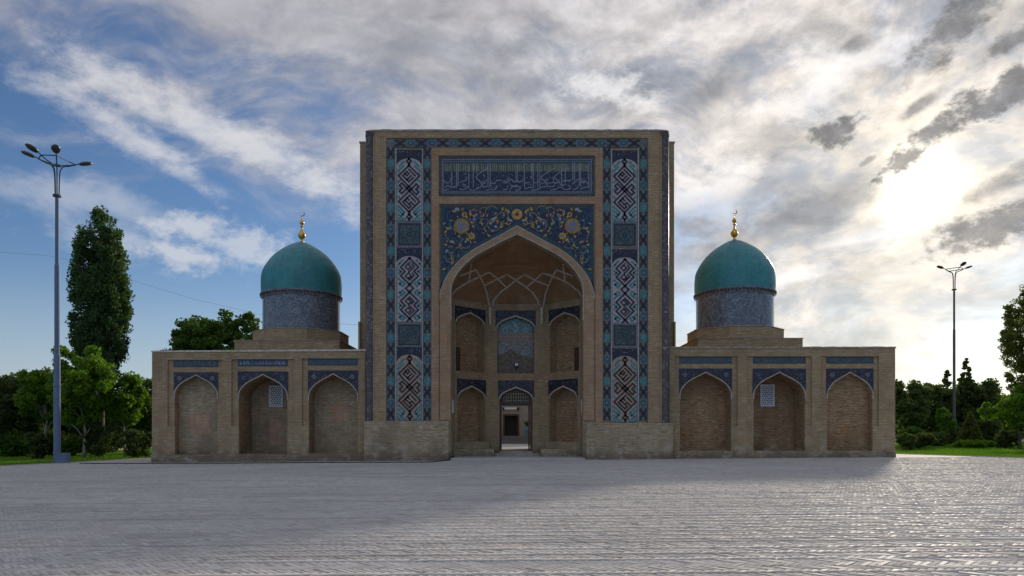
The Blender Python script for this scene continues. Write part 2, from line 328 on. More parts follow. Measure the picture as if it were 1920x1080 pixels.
def paving_mat(name, cols, rough_lo, rough_hi, joint=False):
    gg, b, _ = material(name)
    geo = gg.n('ShaderNodeNewGeometry'); P = geo.outputs['Position']
    r = gg.m('FRACT', gg.m('ADD', geo.outputs['Random Per Island'], gg.n('ShaderNodeObjectInfo').outputs['Random']))
    c = gg.ramp(r, cols)
    n1 = gg.noise(gg.map(P, scale=(0.35, 1.0, 1)), 0.8, 5, 0.6)
    c = gg.mix(gg.step(n1, 0.46, 0.70, 0, 0.34), c, tuple(x * 0.55 for x in cols[0][1]))
    n2 = gg.noise(gg.map(P, scale=(0.5, 1.0, 1), loc=(9, 2, 0)), 0.33, 4, 0.6)
    c = gg.mix(gg.step(n2, 0.45, 0.65, 0, 0.35), c, (0.62, 0.59, 0.55))
    n4 = gg.noise(gg.map(P, scale=(1.1, 4.2, 1), loc=(2, 5, 0)), 1.3, 5, 0.68)
    c = gg.mix(gg.step(n4, 0.56, 0.70, 0, 0.60), c, tuple(x * 0.42 for x in cols[0][1]))
    n5 = gg.noise(gg.map(P, scale=(1.6, 5.0, 1), loc=(8, 1, 0)), 1.5, 5, 0.68)
    c = gg.mix(gg.step(n5, 0.58, 0.72, 0, 0.45), c, (0.72, 0.69, 0.64))
    n6 = gg.noise(gg.map(P, scale=(0.7, 1, 1), loc=(4, 4, 0)), 0.22, 3, 0.55)
    c = gg.mix(gg.step(n6, 0.40, 0.62, 0.0, 0.20), c, tuple(x * 0.62 for x in cols[0][1]))
    n3 = gg.noise(P, 30, 4, 0.6)
    c = gg.mix(gg.step(n3, 0.5, 0.75, 0, 0.3), c, tuple(x * 0.5 for x in cols[0][1]))
    gg.put(b.inputs['Base Color'], c)
    gg.put(b.inputs['Roughness'], gg.step(gg.m('FRACT', gg.m('MULTIPLY', r, 7.3)), 0, 1, rough_lo, rough_hi))
    b.inputs['Specular IOR Level'].default_value = 0.16
    bump(gg, b, gg.noise(P, 26, 4, 0.6), 0.35, 0.01)
paving_mat('paver', [(0.0, (0.53, 0.50, 0.475)), (0.3, (0.62, 0.59, 0.56)), (0.6, (0.67, 0.64, 0.61)), (0.85, (0.72, 0.69, 0.655)), (1.0, (0.58, 0.525, 0.485))], 0.62, 0.92)
paving_mat('joint_sand', [(0.0, (0.40, 0.378, 0.358)), (1.0, (0.43, 0.41, 0.39))], 0.85, 0.95)
paving_mat('far_paving', [(0.0, (0.55, 0.525, 0.505)), (1.0, (0.57, 0.545, 0.525))], 0.6, 0.75)

def ground_mat(name, a, b_, sc):
    gg, b, _ = material(name)
    P = gg.n('ShaderNodeNewGeometry').outputs['Position']
    gg.put(b.inputs['Base Color'], gg.mix(gg.step(gg.noise(P, sc, 6, 0.65), 0.35, 0.65), a, b_))
    b.inputs['Roughness'].default_value = 0.95; b.inputs['Specular IOR Level'].default_value = 0.1
    bump(gg, b, gg.noise(P, sc * 20, 3, 0.6), 0.4, 0.03)
ground_mat('soil', (0.10, 0.09, 0.065), (0.06, 0.085, 0.03), 0.3)
ground_mat('turf', (0.07, 0.15, 0.016), (0.10, 0.19, 0.022), 0.6)

def leaf_mat(name, c1, c2, c3, trans=0.45, rough=0.55):
    gg, b, out = material(name)
    geo = gg.n('ShaderNodeNewGeometry')
    c = gg.ramp(geo.outputs['Random Per Island'], [(0.0, c1), (0.5, c2), (1.0, c3)])
    c = gg.mix(gg.step(gg.noise(geo.outputs['Position'], 0.7, 4, .6), 0.35, 0.7, 0, 0.5), c, c3)
    gg.put(b.inputs['Base Color'], c); b.inputs['Roughness'].default_value = rough; b.inputs['Specular IOR Level'].default_value = 0.35
    t = gg.n('ShaderNodeBsdfTranslucent'); gg.put(t.inputs[0], gg.v('MULTIPLY', c, (1.25, 1.35, 0.6)))
    ms = gg.n('ShaderNodeMixShader'); ms.inputs[0].default_value = trans
    gg.nt.links.new(b.outputs[0], ms.inputs[1]); gg.nt.links.new(t.outputs[0], ms.inputs[2]); gg.nt.links.new(ms.outputs[0], out.inputs[0])
leaf_mat('leaf_poplar', (0.055, 0.11, 0.045), (0.075, 0.14, 0.055), (0.10, 0.17, 0.065), 0.45)
leaf_mat('leaf_bright', (0.09, 0.19, 0.018), (0.13, 0.25, 0.022), (0.18, 0.30, 0.03), 0.55)
leaf_mat('leaf_mid', (0.055, 0.12, 0.02), (0.08, 0.155, 0.024), (0.11, 0.19, 0.03), 0.5)
leaf_mat('leaf_dark', (0.060, 0.095, 0.034), (0.08, 0.12, 0.042), (0.11, 0.15, 0.05), 0.55)
leaf_mat('leaf_olive', (0.08, 0.105, 0.03), (0.11, 0.135, 0.036), (0.14, 0.16, 0.05), 0.5)
leaf_mat('leaf_conifer', (0.06, 0.10, 0.034), (0.08, 0.13, 0.04), (0.105, 0.16, 0.05), 0.5)
leaf_mat('leaf_park', (0.105, 0.15, 0.055), (0.13, 0.18, 0.065), (0.155, 0.205, 0.075), 0.6)  # leaf colour paled to stand in for haze over the distant trees
leaf_mat('leaf_cone', (0.13, 0.155, 0.04), (0.16, 0.18, 0.045), (0.18, 0.20, 0.06), 0.6)
leaf_mat('grass_blade', (0.09, 0.20, 0.016), (0.12, 0.25, 0.02), (0.16, 0.29, 0.03), 0.55)

WL = {}
def attach(o, parent):
    """parent without moving: every parent here is only translated"""
    if parent is not None:
        o.parent = parent; o.matrix_parent_inverse = Matrix.Translation(WL[parent]).inverted()
class MB:
    """collects shapes, builds ONE mesh object"""
    def __init__(s): s.V = []; s.Fc = []; s.Mi = []
    def add(s, vs_, fs, mi=0):
        o = len(s.V); s.V += [tuple(v) for v in vs_]; s.Fc += [tuple(i + o for i in f) for f in fs]; s.Mi += [mi] * len(fs)
    def box(s, x0, x1, y0, y1, z0, z1, mi=0):
        s.add([(x0, y0, z0), (x1, y0, z0), (x1, y1, z0), (x0, y1, z0), (x0, y0, z1), (x1, y0, z1), (x1, y1, z1), (x0, y1, z1)],
              [(0, 3, 2, 1), (4, 5, 6, 7), (0, 1, 5, 4), (1, 2, 6, 5), (2, 3, 7, 6), (3, 0, 4, 7)], mi)
    def plate(s, outline, holes=(), fn=None, d0=0.0, d1=0.1, mi=0, back=True, sides=True, mi_side=None):
        """outline/holes: 2-D point lists; fn(a, b, depth) -> 3-D"""
        loops = [list(outline)] + [list(h) for h in holes]
        flat = [p for l in loops for p in l]
        tris = tessellate_polygon([[Vector((p[0], p[1], 0)) for p in l] for l in loops])
        n = len(flat); ft = []
        for t in tris:
            a, b, c = (flat[i] for i in t)
            ar = (b[0] - a[0]) * (c[1] - a[1]) - (b[1] - a[1]) * (c[0] - a[0])
            if abs(ar) < 1e-12: continue
            ft.append(t if ar > 0 else (t[0], t[2], t[1]))
        s.add([fn(p[0], p[1], d0) for p in flat], ft, mi)
        if back: s.add([fn(p[0], p[1], d1) for p in flat], [(t[0], t[2], t[1]) for t in ft], mi)
        if sides:
            for li, l in enumerate(loops):
                ar = sum(l[i][0] * l[(i + 1) % len(l)][1] - l[(i + 1) % len(l)][0] * l[i][1] for i in range(len(l)))
                if (ar < 0) != (li > 0): l = l[::-1]
                k = len(l)
                s.add([fn(p[0], p[1], d0) for p in l] + [fn(p[0], p[1], d1) for p in l],
                      [((i + 1) % k, i, i + k, (i + 1) % k + k) for i in range(k)], mi if mi_side is None else mi_side)
    def strip(s, pts, w, fn, d0, d1, mi=0, closed=False, cap=0.5):
        """flat inlaid band along a 2-D polyline"""
        P = [Vector(p) for p in pts]; n = len(P)
        if not closed and cap:
            P[0] = P[0] + (P[0] - P[1]).normalized() * w * cap; P[-1] = P[-1] + (P[-1] - P[-2]).normalized() * w * cap
        L = []; Rr = []
        for i in range(n):
            a = P[i - 1] if (i > 0 or closed) else None; b = P[(i + 1) % n] if (i < n - 1 or closed) else None
            d1_ = (P[i] - a).normalized() if a is not None else None; d2 = (b - P[i]).normalized() if b is not None else None
            if d1_ is None: d1_ = d2
            if d2 is None: d2 = d1_
            n1 = Vector((-d1_.y, d1_.x)); n2 = Vector((-d2.y, d2.x)); mm = n1 + n2
            mm = mm.normalized() if mm.length > 1e-6 else n1
            k = w / 2 / max(0.35, mm.dot(n1))
            L.append(P[i] + mm * k); Rr.append(P[i] - mm * k)
        m = n if closed else n - 1
        vs_ = [fn(p.x, p.y, d0) for p in L] + [fn(p.x, p.y, d0) for p in Rr] + [fn(p.x, p.y, d1) for p in L] + [fn(p.x, p.y, d1) for p in Rr]
        fs = []
        for i in range(m):
            j = (i + 1) % n
            fs += [(i, i + n, j + n, j), (i, j, j + 2 * n, i + 2 * n), (j + n, i + n, i + 3 * n, j + 3 * n)]
        s.add(vs_, fs, mi)
    def disc(s, cx, cy, r, fn, d0, d1, mi=0, n=10, ry=None, rot=0.0):
        pts = [(cx + r * math.cos(2 * math.pi * i / n + rot), cy + (ry or r) * math.sin(2 * math.pi * i / n + rot)) for i in range(n)]
        s.plate(pts, (), fn, d0, d1, mi, back=False)
    def lathe(s, prof, c=(0, 0, 0), n=32, mi=0, a0=0.0, a1=2 * math.pi):
        full = abs(a1 - a0 - 2 * math.pi) < 1e-6; k = n if full else n + 1; vs_ = []; fs = []
        for r, z in prof:
            for i in range(k):
                a = a0 + (a1 - a0) * i / n; vs_.append((c[0] + r * math.cos(a), c[1] + r * math.sin(a), c[2] + z))
        for j in range(len(prof) - 1):
            for i in range(n):
                i2 = (i + 1) % k; fs.append((j * k + i, j * k + i2, (j + 1) * k + i2, (j + 1) * k + i))
        s.add(vs_, fs, mi)
    def tube(s, pts, radii, n=6, mi=0, cap=True):
        P = [Vector(p) for p in pts]; vs_ = []; fs = []
        if not isinstance(radii, (list, tuple)): radii = [radii] * len(P)
        ref = None
        for i, p in enumerate(P):
            t = (P[min(i + 1, len(P) - 1)] - P[max(i - 1, 0)]).normalized()
            if ref is None: ref = Vector((0, 0, 1)) if abs(t.z) < 0.9 else Vector((1, 0, 0))
            a = t.cross(ref).normalized(); b = t.cross(a).normalized(); ref = -b if False else ref
            for k in range(n):
                q = 2 * math.pi * k / n + math.pi / n; vs_.append(p + (a * math.cos(q) + b * math.sin(q)) * radii[i])
        for i in range(len(P) - 1):
            for k in range(n):
                fs.append((i * n + k, i * n + (k + 1) % n, (i + 1) * n + (k + 1) % n, (i + 1) * n + k))
        if cap: fs += [tuple(range(n))[::-1], tuple((len(P) - 1) * n + k for k in range(n))]
        s.add(vs_, fs, mi)
    def build(s, name, mats, parent=None, smooth=False, recalc=False, origin=None):
        me = bpy.data.meshes.new(name)
        V = s.V if origin is None else [(v[0] - origin[0], v[1] - origin[1], v[2] - origin[2]) for v in s.V]
        me.from_pydata(V, [], s.Fc)
        for m in (mats if isinstance(mats, (list, tuple)) else [mats]): me.materials.append(M[m])
        me.polygons.foreach_set('material_index', s.Mi)
        if recalc or smooth:
            bm = bmesh.new(); bm.from_mesh(me)
            bmesh.ops.remove_doubles(bm, verts=bm.verts, dist=1e-5)
            bmesh.ops.recalc_face_normals(bm, faces=bm.faces); bm.to_mesh(me); bm.free()
        if smooth: me.polygons.foreach_set('use_smooth', [True] * len(me.polygons))
        me.update()
        o = bpy.data.objects.new(name, me); C.objects.link(o)
        if origin is not None: o.location = origin
        WL[o] = Vector(origin) if origin is not None else Vector((0, 0, 0))
        attach(o, parent)
        return o
def empty(name, loc=(0, 0, 0)):
    o = bpy.data.objects.new(name, None); C.objects.link(o); o.location = loc; o.empty_display_size = 0.3; WL[o] = Vector(loc)
    return o
def tag(o, label=None, cat=None, group=None, kind=None):
    for k, v in (('label', label), ('category', cat), ('group', group), ('kind', kind)):
        if v: o[k] = v
    return o
def quad_mesh(name, V, quads, mat, parent=None, tri=False):
    """numpy vertices (N,3) and faces (M,4) or (M,3), fast"""
    k = 3 if tri else 4
    me = bpy.data.meshes.new(name); me.vertices.add(len(V)); me.vertices.foreach_set('co', V.astype(np.float32).ravel())
    me.loops.add(quads.size); me.loops.foreach_set('vertex_index', quads.astype(np.int32).ravel())
    me.polygons.add(len(quads)); me.polygons.foreach_set('loop_start', np.arange(0, quads.size, k, dtype=np.int32))
    me.polygons.foreach_set('loop_total', np.full(len(quads), k, dtype=np.int32))
    me.materials.append(M[mat]); me.update(calc_edges=True)
    o = bpy.data.objects.new(name, me); C.objects.link(o); WL[o] = Vector((0, 0, 0)); attach(o, parent)
    return o

# pointed-arch half profile (distance from the axis, rise), both 0..1
ARCH = [(1, 0), (.986, .077), (.937, .227), (.835, .394), (.70, .545), (.534, .674), (.366, .774), (.197, .875), (0, 1)]
def catmull(P, k=3):
    out = []
    for i in range(len(P) - 1):
        p0 = P[max(i - 1, 0)]; p1 = P[i]; p2 = P[i + 1]; p3 = P[min(i + 2, len(P) - 1)]
        for j in range(k):
            t = j / k
            out.append(tuple(0.5 * (2 * p1[q] + (p2[q] - p0[q]) * t + (2 * p0[q] - 5 * p1[q] + 4 * p2[q] - p3[q]) * t * t + (3 * p1[q] - p0[q] - 3 * p2[q] + p3[q]) * t ** 3) for q in range(len(p1))))
    out.append(P[-1]); return out
ARCH_S = catmull(ARCH, 3)
def arch_pts(x0, x1, zs, za, prof=ARCH):
    """left springing -> apex -> right springing, z up"""
    c = (x0 + x1) / 2; h = (x1 - x0) / 2
    L = [(c - h * a, zs + (za - zs) * b) for a, b in prof]
    return L + [(2 * c - x, z) for x, z in L[-2::-1]]
def facade(D):
    """2-D point (world x, world z) on the plane y = D; depth counts inwards"""
    return lambda a, b, dd: (a, D + dd, b)
def pxf(D):
    """2-D point in photo pixels traced on the plane y = D"""
    return lambda a, b, dd: (PX(a, D), D + dd, PZ(b, D))

# ------------------------------------------------------------------ the setting: ground, plaza, lawns
rng = np.random.default_rng(7)
def sheet(name, poly, zoff, mat, kind='structure'):
    mb = MB(); mb.plate(poly, (), lambda a, b, dd: (a, b, gz(a) + zoff), 0, 0, 0, back=False, sides=False)
    o = mb.build(name, mat); o['kind'] = kind; return o
def strips_x(x0, x1, n): return [lerp(x0, x1, i / n) for i in range(n + 1)]
mb = MB(); xs = [-3000, -400] + strips_x(-60, 60, 2) + [400, 3000]
for i in range(len(xs) - 1):
    mb.add([(xs[i], -400, gz(xs[i]) - .30), (xs[i + 1], -400, gz(xs[i + 1]) - .30), (xs[i + 1], 4000, gz(xs[i + 1]) - .30), (xs[i], 4000, gz(xs[i]) - .30)], [(0, 1, 2, 3)])
tag(mb.build('ground', 'soil'), kind='structure')
mb = MB(); xs = [-60, 60]
mb.add([(-60, -30, gz(-60) + .0005), (60, -30, gz(60) + .0005), (60, 76, gz(60) + .0005), (-60, 76, gz(-60) + .0005)], [(0, 1, 2, 3)])
plaza = tag(mb.build('plaza', 'joint_sand'), kind='structure')
# plain paving where single bricks can no longer be told apart
LAWN_L = [(-58, 33.2), (-24.75, 33.4), (-23.8, 36.2), (-22.3, 42.6), (-21.8, 72), (-58, 72)]
LAWN_R = [(58, 24), (29.5, 24), (25.1, 34), (22.6, 40.8), (21.2, 46), (21.2, 74), (58, 74)]
def kerb(poly, name):
    mb = MB()
    for i in range(len(poly) - 1):
        a = Vector(poly[i]); b = Vector(poly[i + 1]); t = (b - a).normalized(); n = Vector((-t.y, t.x)) * 0.06
        q = [a - n, b - n, b + n, a + n]
        mb.add([(p.x, p.y, gz(p.x) - .02) for p in q] + [(p.x, p.y, gz(p.x) + .035) for p in q], [(4, 5, 6, 7), (0, 1, 5, 4), (1, 2, 6, 5), (2, 3, 7, 6), (3, 0, 4, 7)])
    tag(mb.build(name, 'stone_trim'), kind='structure')
sheet('lawn', LAWN_L, 0.012, 'turf'); sheet('lawn', LAWN_R, 0.012, 'turf')
kerb(LAWN_L[:5], 'kerb'); kerb(LAWN_R[1:6], 'kerb')

# herringbone paving bricks, laid in bands that run along the facade
W = 0.068; NL = 4; BAND = 1.43; Y0 = 6.4; Y1 = 35.9
def herringbone(x0, x1, y0, y1):
    c = math.sqrt(0.5); out = []
    # rotated lattice coordinates covering the rectangle
    ext = [((y * c + x * c) / W, (-y * c + x * c) / W) for x in (x0, x1) for y in (y0, y1)]
    a0, a1 = min(e[0] for e in ext), max(e[0] for e in ext); b0, b1 = min(e[1] for e in ext), max(e[1] for e in ext)
    j = np.arange(math.floor(b0) - NL, math.ceil(b1) + NL)
    m = np.arange(math.floor((a0 - b1) / (2 * NL)) - 2, math.ceil((a1 - b0) / (2 * NL)) + 2)
    J, Mm = np.meshgrid(j, m)
    ha = J + 2 * NL * Mm + NL / 2; hb = J + 0.5
    i = np.arange(math.floor(a0) - NL, math.ceil(a1) + NL)
    I, M2 = np.meshgrid(i, np.arange(math.floor((b0 - a1) / (2 * NL)) - 2, math.ceil((b1 - a0) / (2 * NL)) + 2))
    va = I + 0.5; vb = I + 1 + 2 * NL * M2 + NL / 2
    A = np.concatenate([ha.ravel(), va.ravel()]) * W; B = np.concatenate([hb.ravel(), vb.ravel()]) * W
    ori = np.concatenate([np.zeros(ha.size), np.ones(va.size)])
    Y = A * c - B * c; X = A * c + B * c
    k = (X > x0) & (X < x1) & (Y > y0) & (Y < y1)
    return X[k], Y[k], ori[k]
bx, by, bo = [], [], []
for k in range(int((Y1 - Y0) / BAND) + 1):
    ya = Y0 + k * BAND + 0.10; yb = min(Y0 + (k + 1) * BAND - 0.03, Y1)
    if yb - ya < 0.3: break
    hw = 0.78 * yb + 2.0
    x, y, o = herringbone(-hw, hw, ya, yb)
    bx.append(x + 0.0); by.append(y); bo.append(np.where(o > 0.5, R(135), R(45)))
    nst = int(2 * hw / 0.272); sx = -hw + (np.arange(nst) + 0.5 * (k % 2)) * 0.272
    bx.append(sx); by.append(np.full(nst, Y0 + k * BAND + 0.005)); bo.append(np.zeros(nst))
bx = np.concatenate(bx); by = np.concatenate(by); bo = np.concatenate(bo)
def lawn_free(x, y):
    return ~((x < -23.6) & (y > 33.0)) & ~((x > 24.3) & (y > 23.5) & (x > 29.5 - (y - 24) * 0.44 - 0.3))
keep = lawn_free(bx, by) & ~((by > 35.75))
bx, by, bo = bx[keep], by[keep], bo[keep]; nb = len(bx)
zoff = np.clip(rng.normal(0.002, 0.0026, nb), -.0045, .008) + 0.0015 * (np.sin(bx * 0.9 + by * 0.6) * np.sin(by * 1.1 - bx * 0.35))
straight = bo == 0
zoff[straight] -= 0.002
tx = rng.normal(0, R(0.7), nb); ty = rng.normal(0, R(0.4), nb); rz = bo + rng.normal(0, R(1.2), nb)
bl = NL * W * 0.5 - 0.0045; bw_ = W * 0.5 - 0.0042; bh = 0.03
corner = np.array([(-1, -1), (1, -1), (1, 1), (-1, 1)], float)
# the 300 bricks largest in the picture are pieces of their own
vis = (by > 7.72) & (np.abs(bx) < by * 0.735)
order = np.argsort(np.where(vis, by, 1e9))[:300]; single = np.zeros(nb, bool); single[order] = True
me = bpy.data.meshes.new('brick')
be = 0.004
vv = [(sx * bl, sy * bw_, -bh) for sx, sy in corner] + [(sx * bl, sy * bw_, -be) for sx, sy in corner] + [(sx * (bl - be), sy * (bw_ - be), 0) for sx, sy in corner]
ff = [(8, 9, 10, 11)] + [(i, (i + 1) % 4, (i + 1) % 4 + 4, i + 4) for i in range(4)] + [(i + 4, (i + 1) % 4 + 4, (i + 1) % 4 + 8, i + 8) for i in range(4)]
me.from_pydata(vv, [], ff); me.materials.append(M['paver']); me.update()
for i in order:
    o = bpy.data.objects.new('brick', me); C.objects.link(o); o.parent = plaza
    o.location = (bx[i], by[i], gz(bx[i]) + 0.004 + zoff[i]); o.rotation_euler = (tx[i], ty[i], rz[i])
r_ = ~single; n2 = int(r_.sum()); X, Y, Zo, A = bx[r_], by[r_], zoff[r_], rz[r_]; TX, TY = tx[r_], ty[r_]
ca, sa = np.cos(A), np.sin(A); V = np.zeros((n2, 8, 3))
for k, (sx, sy) in enumerate(corner):
    lx, ly = sx * bl, sy * bw_
    wx = lx * ca - ly * sa; wy = lx * sa + ly * ca
    zt = ly * np.sin(TX) - lx * np.sin(TY)
    gzv = 0.08 + 0.0072 * (X + wx)
    V[:, k] = np.stack([X + wx, Y + wy, gzv + 0.004 + Zo + zt], 1)
    V[:, k + 4] = np.stack([X + wx, Y + wy, gzv - 0.026], 1)
base = (np.arange(n2) * 8)[:, None, None]
qf = np.array([(0, 1, 2, 3), (4, 5, 1, 0), (5, 6, 2, 1), (6, 7, 3, 2), (7, 4, 0, 3)])[None]
o = quad_mesh('brick_paving', V.reshape(-1, 3), (base + qf).reshape(-1, 4), 'paver', plaza); o['kind'] = 'stuff'
# beyond the front of the building the same paving, too far to tell bricks apart
for nm, xa, xb in (('pavement', -23.6, -18.9), ('pavement', 19.9, 24.0)):
    mb = MB(); mb.add([(xa, 35.7, gz(xa) + .006), (xb, 35.7, gz(xb) + .006), (xb, 60, gz(xb) + .006), (xa, 60, gz(xa) + .006)], [(0, 1, 2, 3)])
    tag(mb.build(nm, 'far_paving'), kind='structure')

# ------------------------------------------------------------------ the building
XC = 0.30; MIR = 1939.0
bld = tag(empty('madrasa_building', (XC, 36, 0)), 'tan brick madrasa with tall tiled portal, two low arcaded wings and two turquoise domes', 'building')
def mir(p): return [(MIR - x, y) for x, y in p]
def rect(x0, x1, y0, y1): return [(x0, y0), (x1, y0), (x1, y1), (x0, y1)]
D0 = 36.0                                   # front of the portal
P0 = pxf(D0)
# -- portal mass and front slab with the iwan opening
arch_out = [(825, 553), (827, 543), (834.5, 524), (849, 502.4), (868, 483), (892, 466), (916, 453), (940.4, 439.8), (969.5, 423.5)]
arch_in = [(845, 556), (846.5, 534), (857, 512), (873, 493.5), (893, 477.5), (921, 462.5), (941, 452), (969.5, 438.5)]
arch_out = catmull(arch_out, 3); arch_in = catmull(arch_in, 3)
AO = arch_out + mir(arch_out)[-2::-1]; AI = arch_in + mir(arch_in)[-2::-1]
mb = MB()
opening = [(845, 880)] + AI + [(MIR - 845, 880)]
mb.plate([(692, 880)] + [(845, 880)] + AI + [(MIR - 845, 880), (MIR - 692, 880), (MIR - 692, 246), (692, 246)], (), P0, 0.07, 0.75)
portal = mb.build('portal', 'brick', bld)
# mass behind the slab: two flanks and the top, leaving the iwan free
mb = MB()
XL, XR = PX(675, 37.7), PX(1264, 37.7); ZT = PZ(268, 37.7)
mb.box(XL, XC - 3.62, 37.7, 46.0, -0.4, ZT); mb.box(XC + 3.62, XR, 37.7, 46.0, -0.4, ZT)
mb.box(PX(690, 36.2), XC - 3.62, 36.74, 37.72, -0.4, PZ(248, 36)); mb.box(XC + 3.62, PX(MIR - 690, 36.2), 36.74, 37.72, -0.4, PZ(248, 36))
mb.box(XC - 3.62, XC + 3.62, 36.74, 46.0, 12.6, PZ(248, 36)); mb.box(XC - 3.62, XC + 3.62, 43.0, 46.0, 4.6, 12.6)
mb.box(XC - 3.62, XC - 1.05, 43.0, 46.0, -.4, 4.6); mb.box(XC + 1.05, XC + 3.62, 43.0, 46.0, -.4, 4.6)
mb.build('portal_mass', 'brick', bld)
for x0, x1 in ((PX(671.5, 37.5), XL + .05), (XR - .05, PX(1267, 37.5))):   # lower, slightly wider shoulders of the mass
    mb = MB(); mb.box(x0, x1, 37.5, 45.9, -.4, PZ(603, 37.5)); mb.build('portal_shoulder', 'brick', bld)
mb = MB(); mb.box(XL - .04, XR + .04, 37.66, 46.05, ZT, ZT + .07); mb.build('mass_coping', 'coping', portal)
# -- plinths
for a, b, t in ((682.5, 841, 789.5), (1099.5, 1262, 793.0)):
    mb = MB(); x0, x1 = PX(a, 35.9), PX(b, 35.9); mb.box(x0, x1, 35.9, 36.72, -.4, PZ(t, 35.9) - .03)
    mb.box(x0 + .012, x1 - .012, 35.91, 36.7, PZ(t, 35.9) - .03, PZ(t, 35.9))
    mb.build('plinth', 'brick_pale', portal)
# -- corner columns with dark mosaic
for cx in (694.5, 1245.5):
    mb = MB(); x = PX(cx, 36.24); zb, zt = PZ(796, 36.2), PZ(250, 36.1)
    mb.lathe([(0.0, zb), (.27, zb), (.27, zb + .12), (.24, zb + .14), (.24, zt - .18), (.26, zt - .16), (.26, zt), (0, zt)], (x, 36.24, 0), 20)
    mb.build('corner_column', 'column_mosaic', portal, smooth=False)
# -- raised brick bands of the front
def band(name, poly, d0, d1, mat, par=portal, holes=()):
    mb = MB(); mb.plate(poly, holes, P0, d0, d1, 0, back=False); return mb.build(name, mat, par)
for s in (0, 1):
    f = (lambda p: p) if s == 0 else mir
    band('brick_band', f(rect(703.5, 724, 258.5, 796)), 0.0, 0.075, 'brick')
    band('brick_band', f(rect(808.8, 822.5, 277.5, 796)), 0.0, 0.075, 'brick_pink')
    band('brick_band', f(rect(741.0, 743.0, 277.5, 789)), 0.022, 0.075, 'stone_trim')
    band('brick_band', f(rect(791.2, 792.8, 277.5, 789)), 0.022, 0.075, 'stone_trim')
band('brick_band', rect(703.5, MIR - 703.5, 246, 258.4), 0.0, 0.075, 'brick')
band('brick_band', rect(808.8, MIR - 808.8, 276.8, 291.5), 0.004, 0.075, 'brick_pink')
band('brick_band', rect(822.6, MIR - 822.6, 368.4, 382.0), 0.004, 0.075, 'brick_pink')
wj = random.Random(2)
mb = MB(); mb.plate([(684.5, 246.5), (690, 244)] + [(700 + 9.8 * i, 242.9 + wj.uniform(-.55, .55)) for i in range(56)] + [(1249, 244), (1254.5, 246.5)], (), P0, -0.03, 1.8); mb.build('portal_coping', 'coping', portal)
# archivolt and jamb
mb = MB(); mb.plate([(845, 788)] + [(825.2, 788)] + AO + [(MIR - 825.2, 788), (MIR - 845, 788)] + AI[::-1], (), P0, 0.0, 0.075, back=False)
mb.build('archivolt', 'brick_pink', portal)
mb = MB(); mb.strip([(825.2, 560)] + AO + [(MIR - 825.2, 560)], 1.6, P0, -0.02, 0.05); mb.build('archivolt_rim', 'stone_trim', portal)
mb = MB(); mb.strip([(845.5, 600)] + AI + [(MIR - 845.5, 600)], 1.5, P0, -0.02, 0.10); mb.build('archivolt_rim', 'stone_trim', portal)

# -- tiled border strips with knot and medallion tiles
for s in (0, 1):
    f = (lambda p: p) if s == 0 else mir
    band('border_strip', f(rect(724.2, 740.8, 259.4, 789)), 0.03, 0.08, 'strip_tile'); band('border_strip', f(rect(793, 808.6, 276.8, 789)), 0.03, 0.08, 'strip_tile')
    for x in (725.0, 740.0, 793.6, 807.8): band('border_line', f(rect(x - .5, x + .5, 277, 788.5)), 0.022, 0.04, 'glaze_mid')
band('border_strip', rect(741, MIR - 741, 259.4, 276.4), 0.03, 0.08, 'strip_tile')
for y in (260.3, 275.6): band('border_line', rect(742, MIR - 742, y - .5, y + .5), 0.022, 0.04, 'glaze_mid')
def motif_mesh(kind, horiz):
    mb = MB(); fn = lambda a, b, dd: ((b if horiz else a) / F * D0, dd, (a if horiz else b) / F * D0)
    if kind == 'knot':
        for sx in (-1, 1):
            mb.strip([(sx * 4.6, 9.5), (sx * 4.6, 6.0), (sx * 1.0, 2.6), (sx * 1.0, -2.6), (sx * 4.6, -6.0), (sx * 4.6, -9.5)], 3.3, fn, -.016, .02)
        mb.strip([(-4.6, 4.6), (4.6, -4.6)], 2.7, fn, -.014, .02); mb.strip([(-4.6, -4.6), (4.6, 4.6)], 2.7, fn, -.014, .02)
        mb.strip([(-4.2, 0), (4.2, 0)], 2.0, fn, -.012, .02)
    else:
        pts = [(0, 7.2), (2.0, 6.2), (4.6, 4.0), (5.0, 0), (4.6, -4.0), (2.0, -6.2), (0, -7.2), (-2.0, -6.2), (-4.6, -4.0), (-5.0, 0), (-4.6, 4.0), (-2.0, 6.2)]
        mb.plate(pts, (), fn, -.012, .02, 0, back=False)
        mb.disc(0, 0, 2.2, fn, -.016, -.01, 1, 8)
    me = bpy.data.meshes.new(kind + '_tile'); me.from_pydata(mb.V, [], mb.Fc)
    for m in (['glaze_black'] if kind == 'knot' else ['glaze_mid', 'glaze_turq']): me.materials.append(M[m])
    me.polygons.foreach_set('material_index', mb.Mi); me.update(); return me
MOT = {(k, h): motif_mesh(k, h) for k in ('knot', 'medallion') for h in (0, 1)}
MOT_T = MOT[('medallion', 0)].copy(); MOT_T.materials.clear()
for m in ('glaze_turq', 'glaze_blue'): MOT_T.materials.append(M[m])
def motif(kind, px_, py_, h, alt=False):
    o = bpy.data.objects.new(kind + '_tile', MOT_T if alt and kind == 'medallion' and not h else MOT[(kind, h)]); C.objects.link(o)
    o.location = (PX(px_, D0), D0 + 0.03, PZ(py_, D0)); WL[o] = Vector(o.location); attach(o, portal)
for s in (0, 1):
    for col, x in enumerate((732.6, 801.0)):
        xx = x if s == 0 else MIR - x
        y = 286.5; k = 0
        while y < 785:
            if col == 1 or y > 262: motif('knot' if k % 2 == 0 else 'medallion', xx, y, 0, alt=(k // 2) % 2 == 0)
            y += 20.4; k += 1
x = 750.0; k = 0
while x < MIR - 745:
    motif('knot' if k % 2 == 0 else 'medallion', x, 267.9, 1); x += 19.97; k += 1

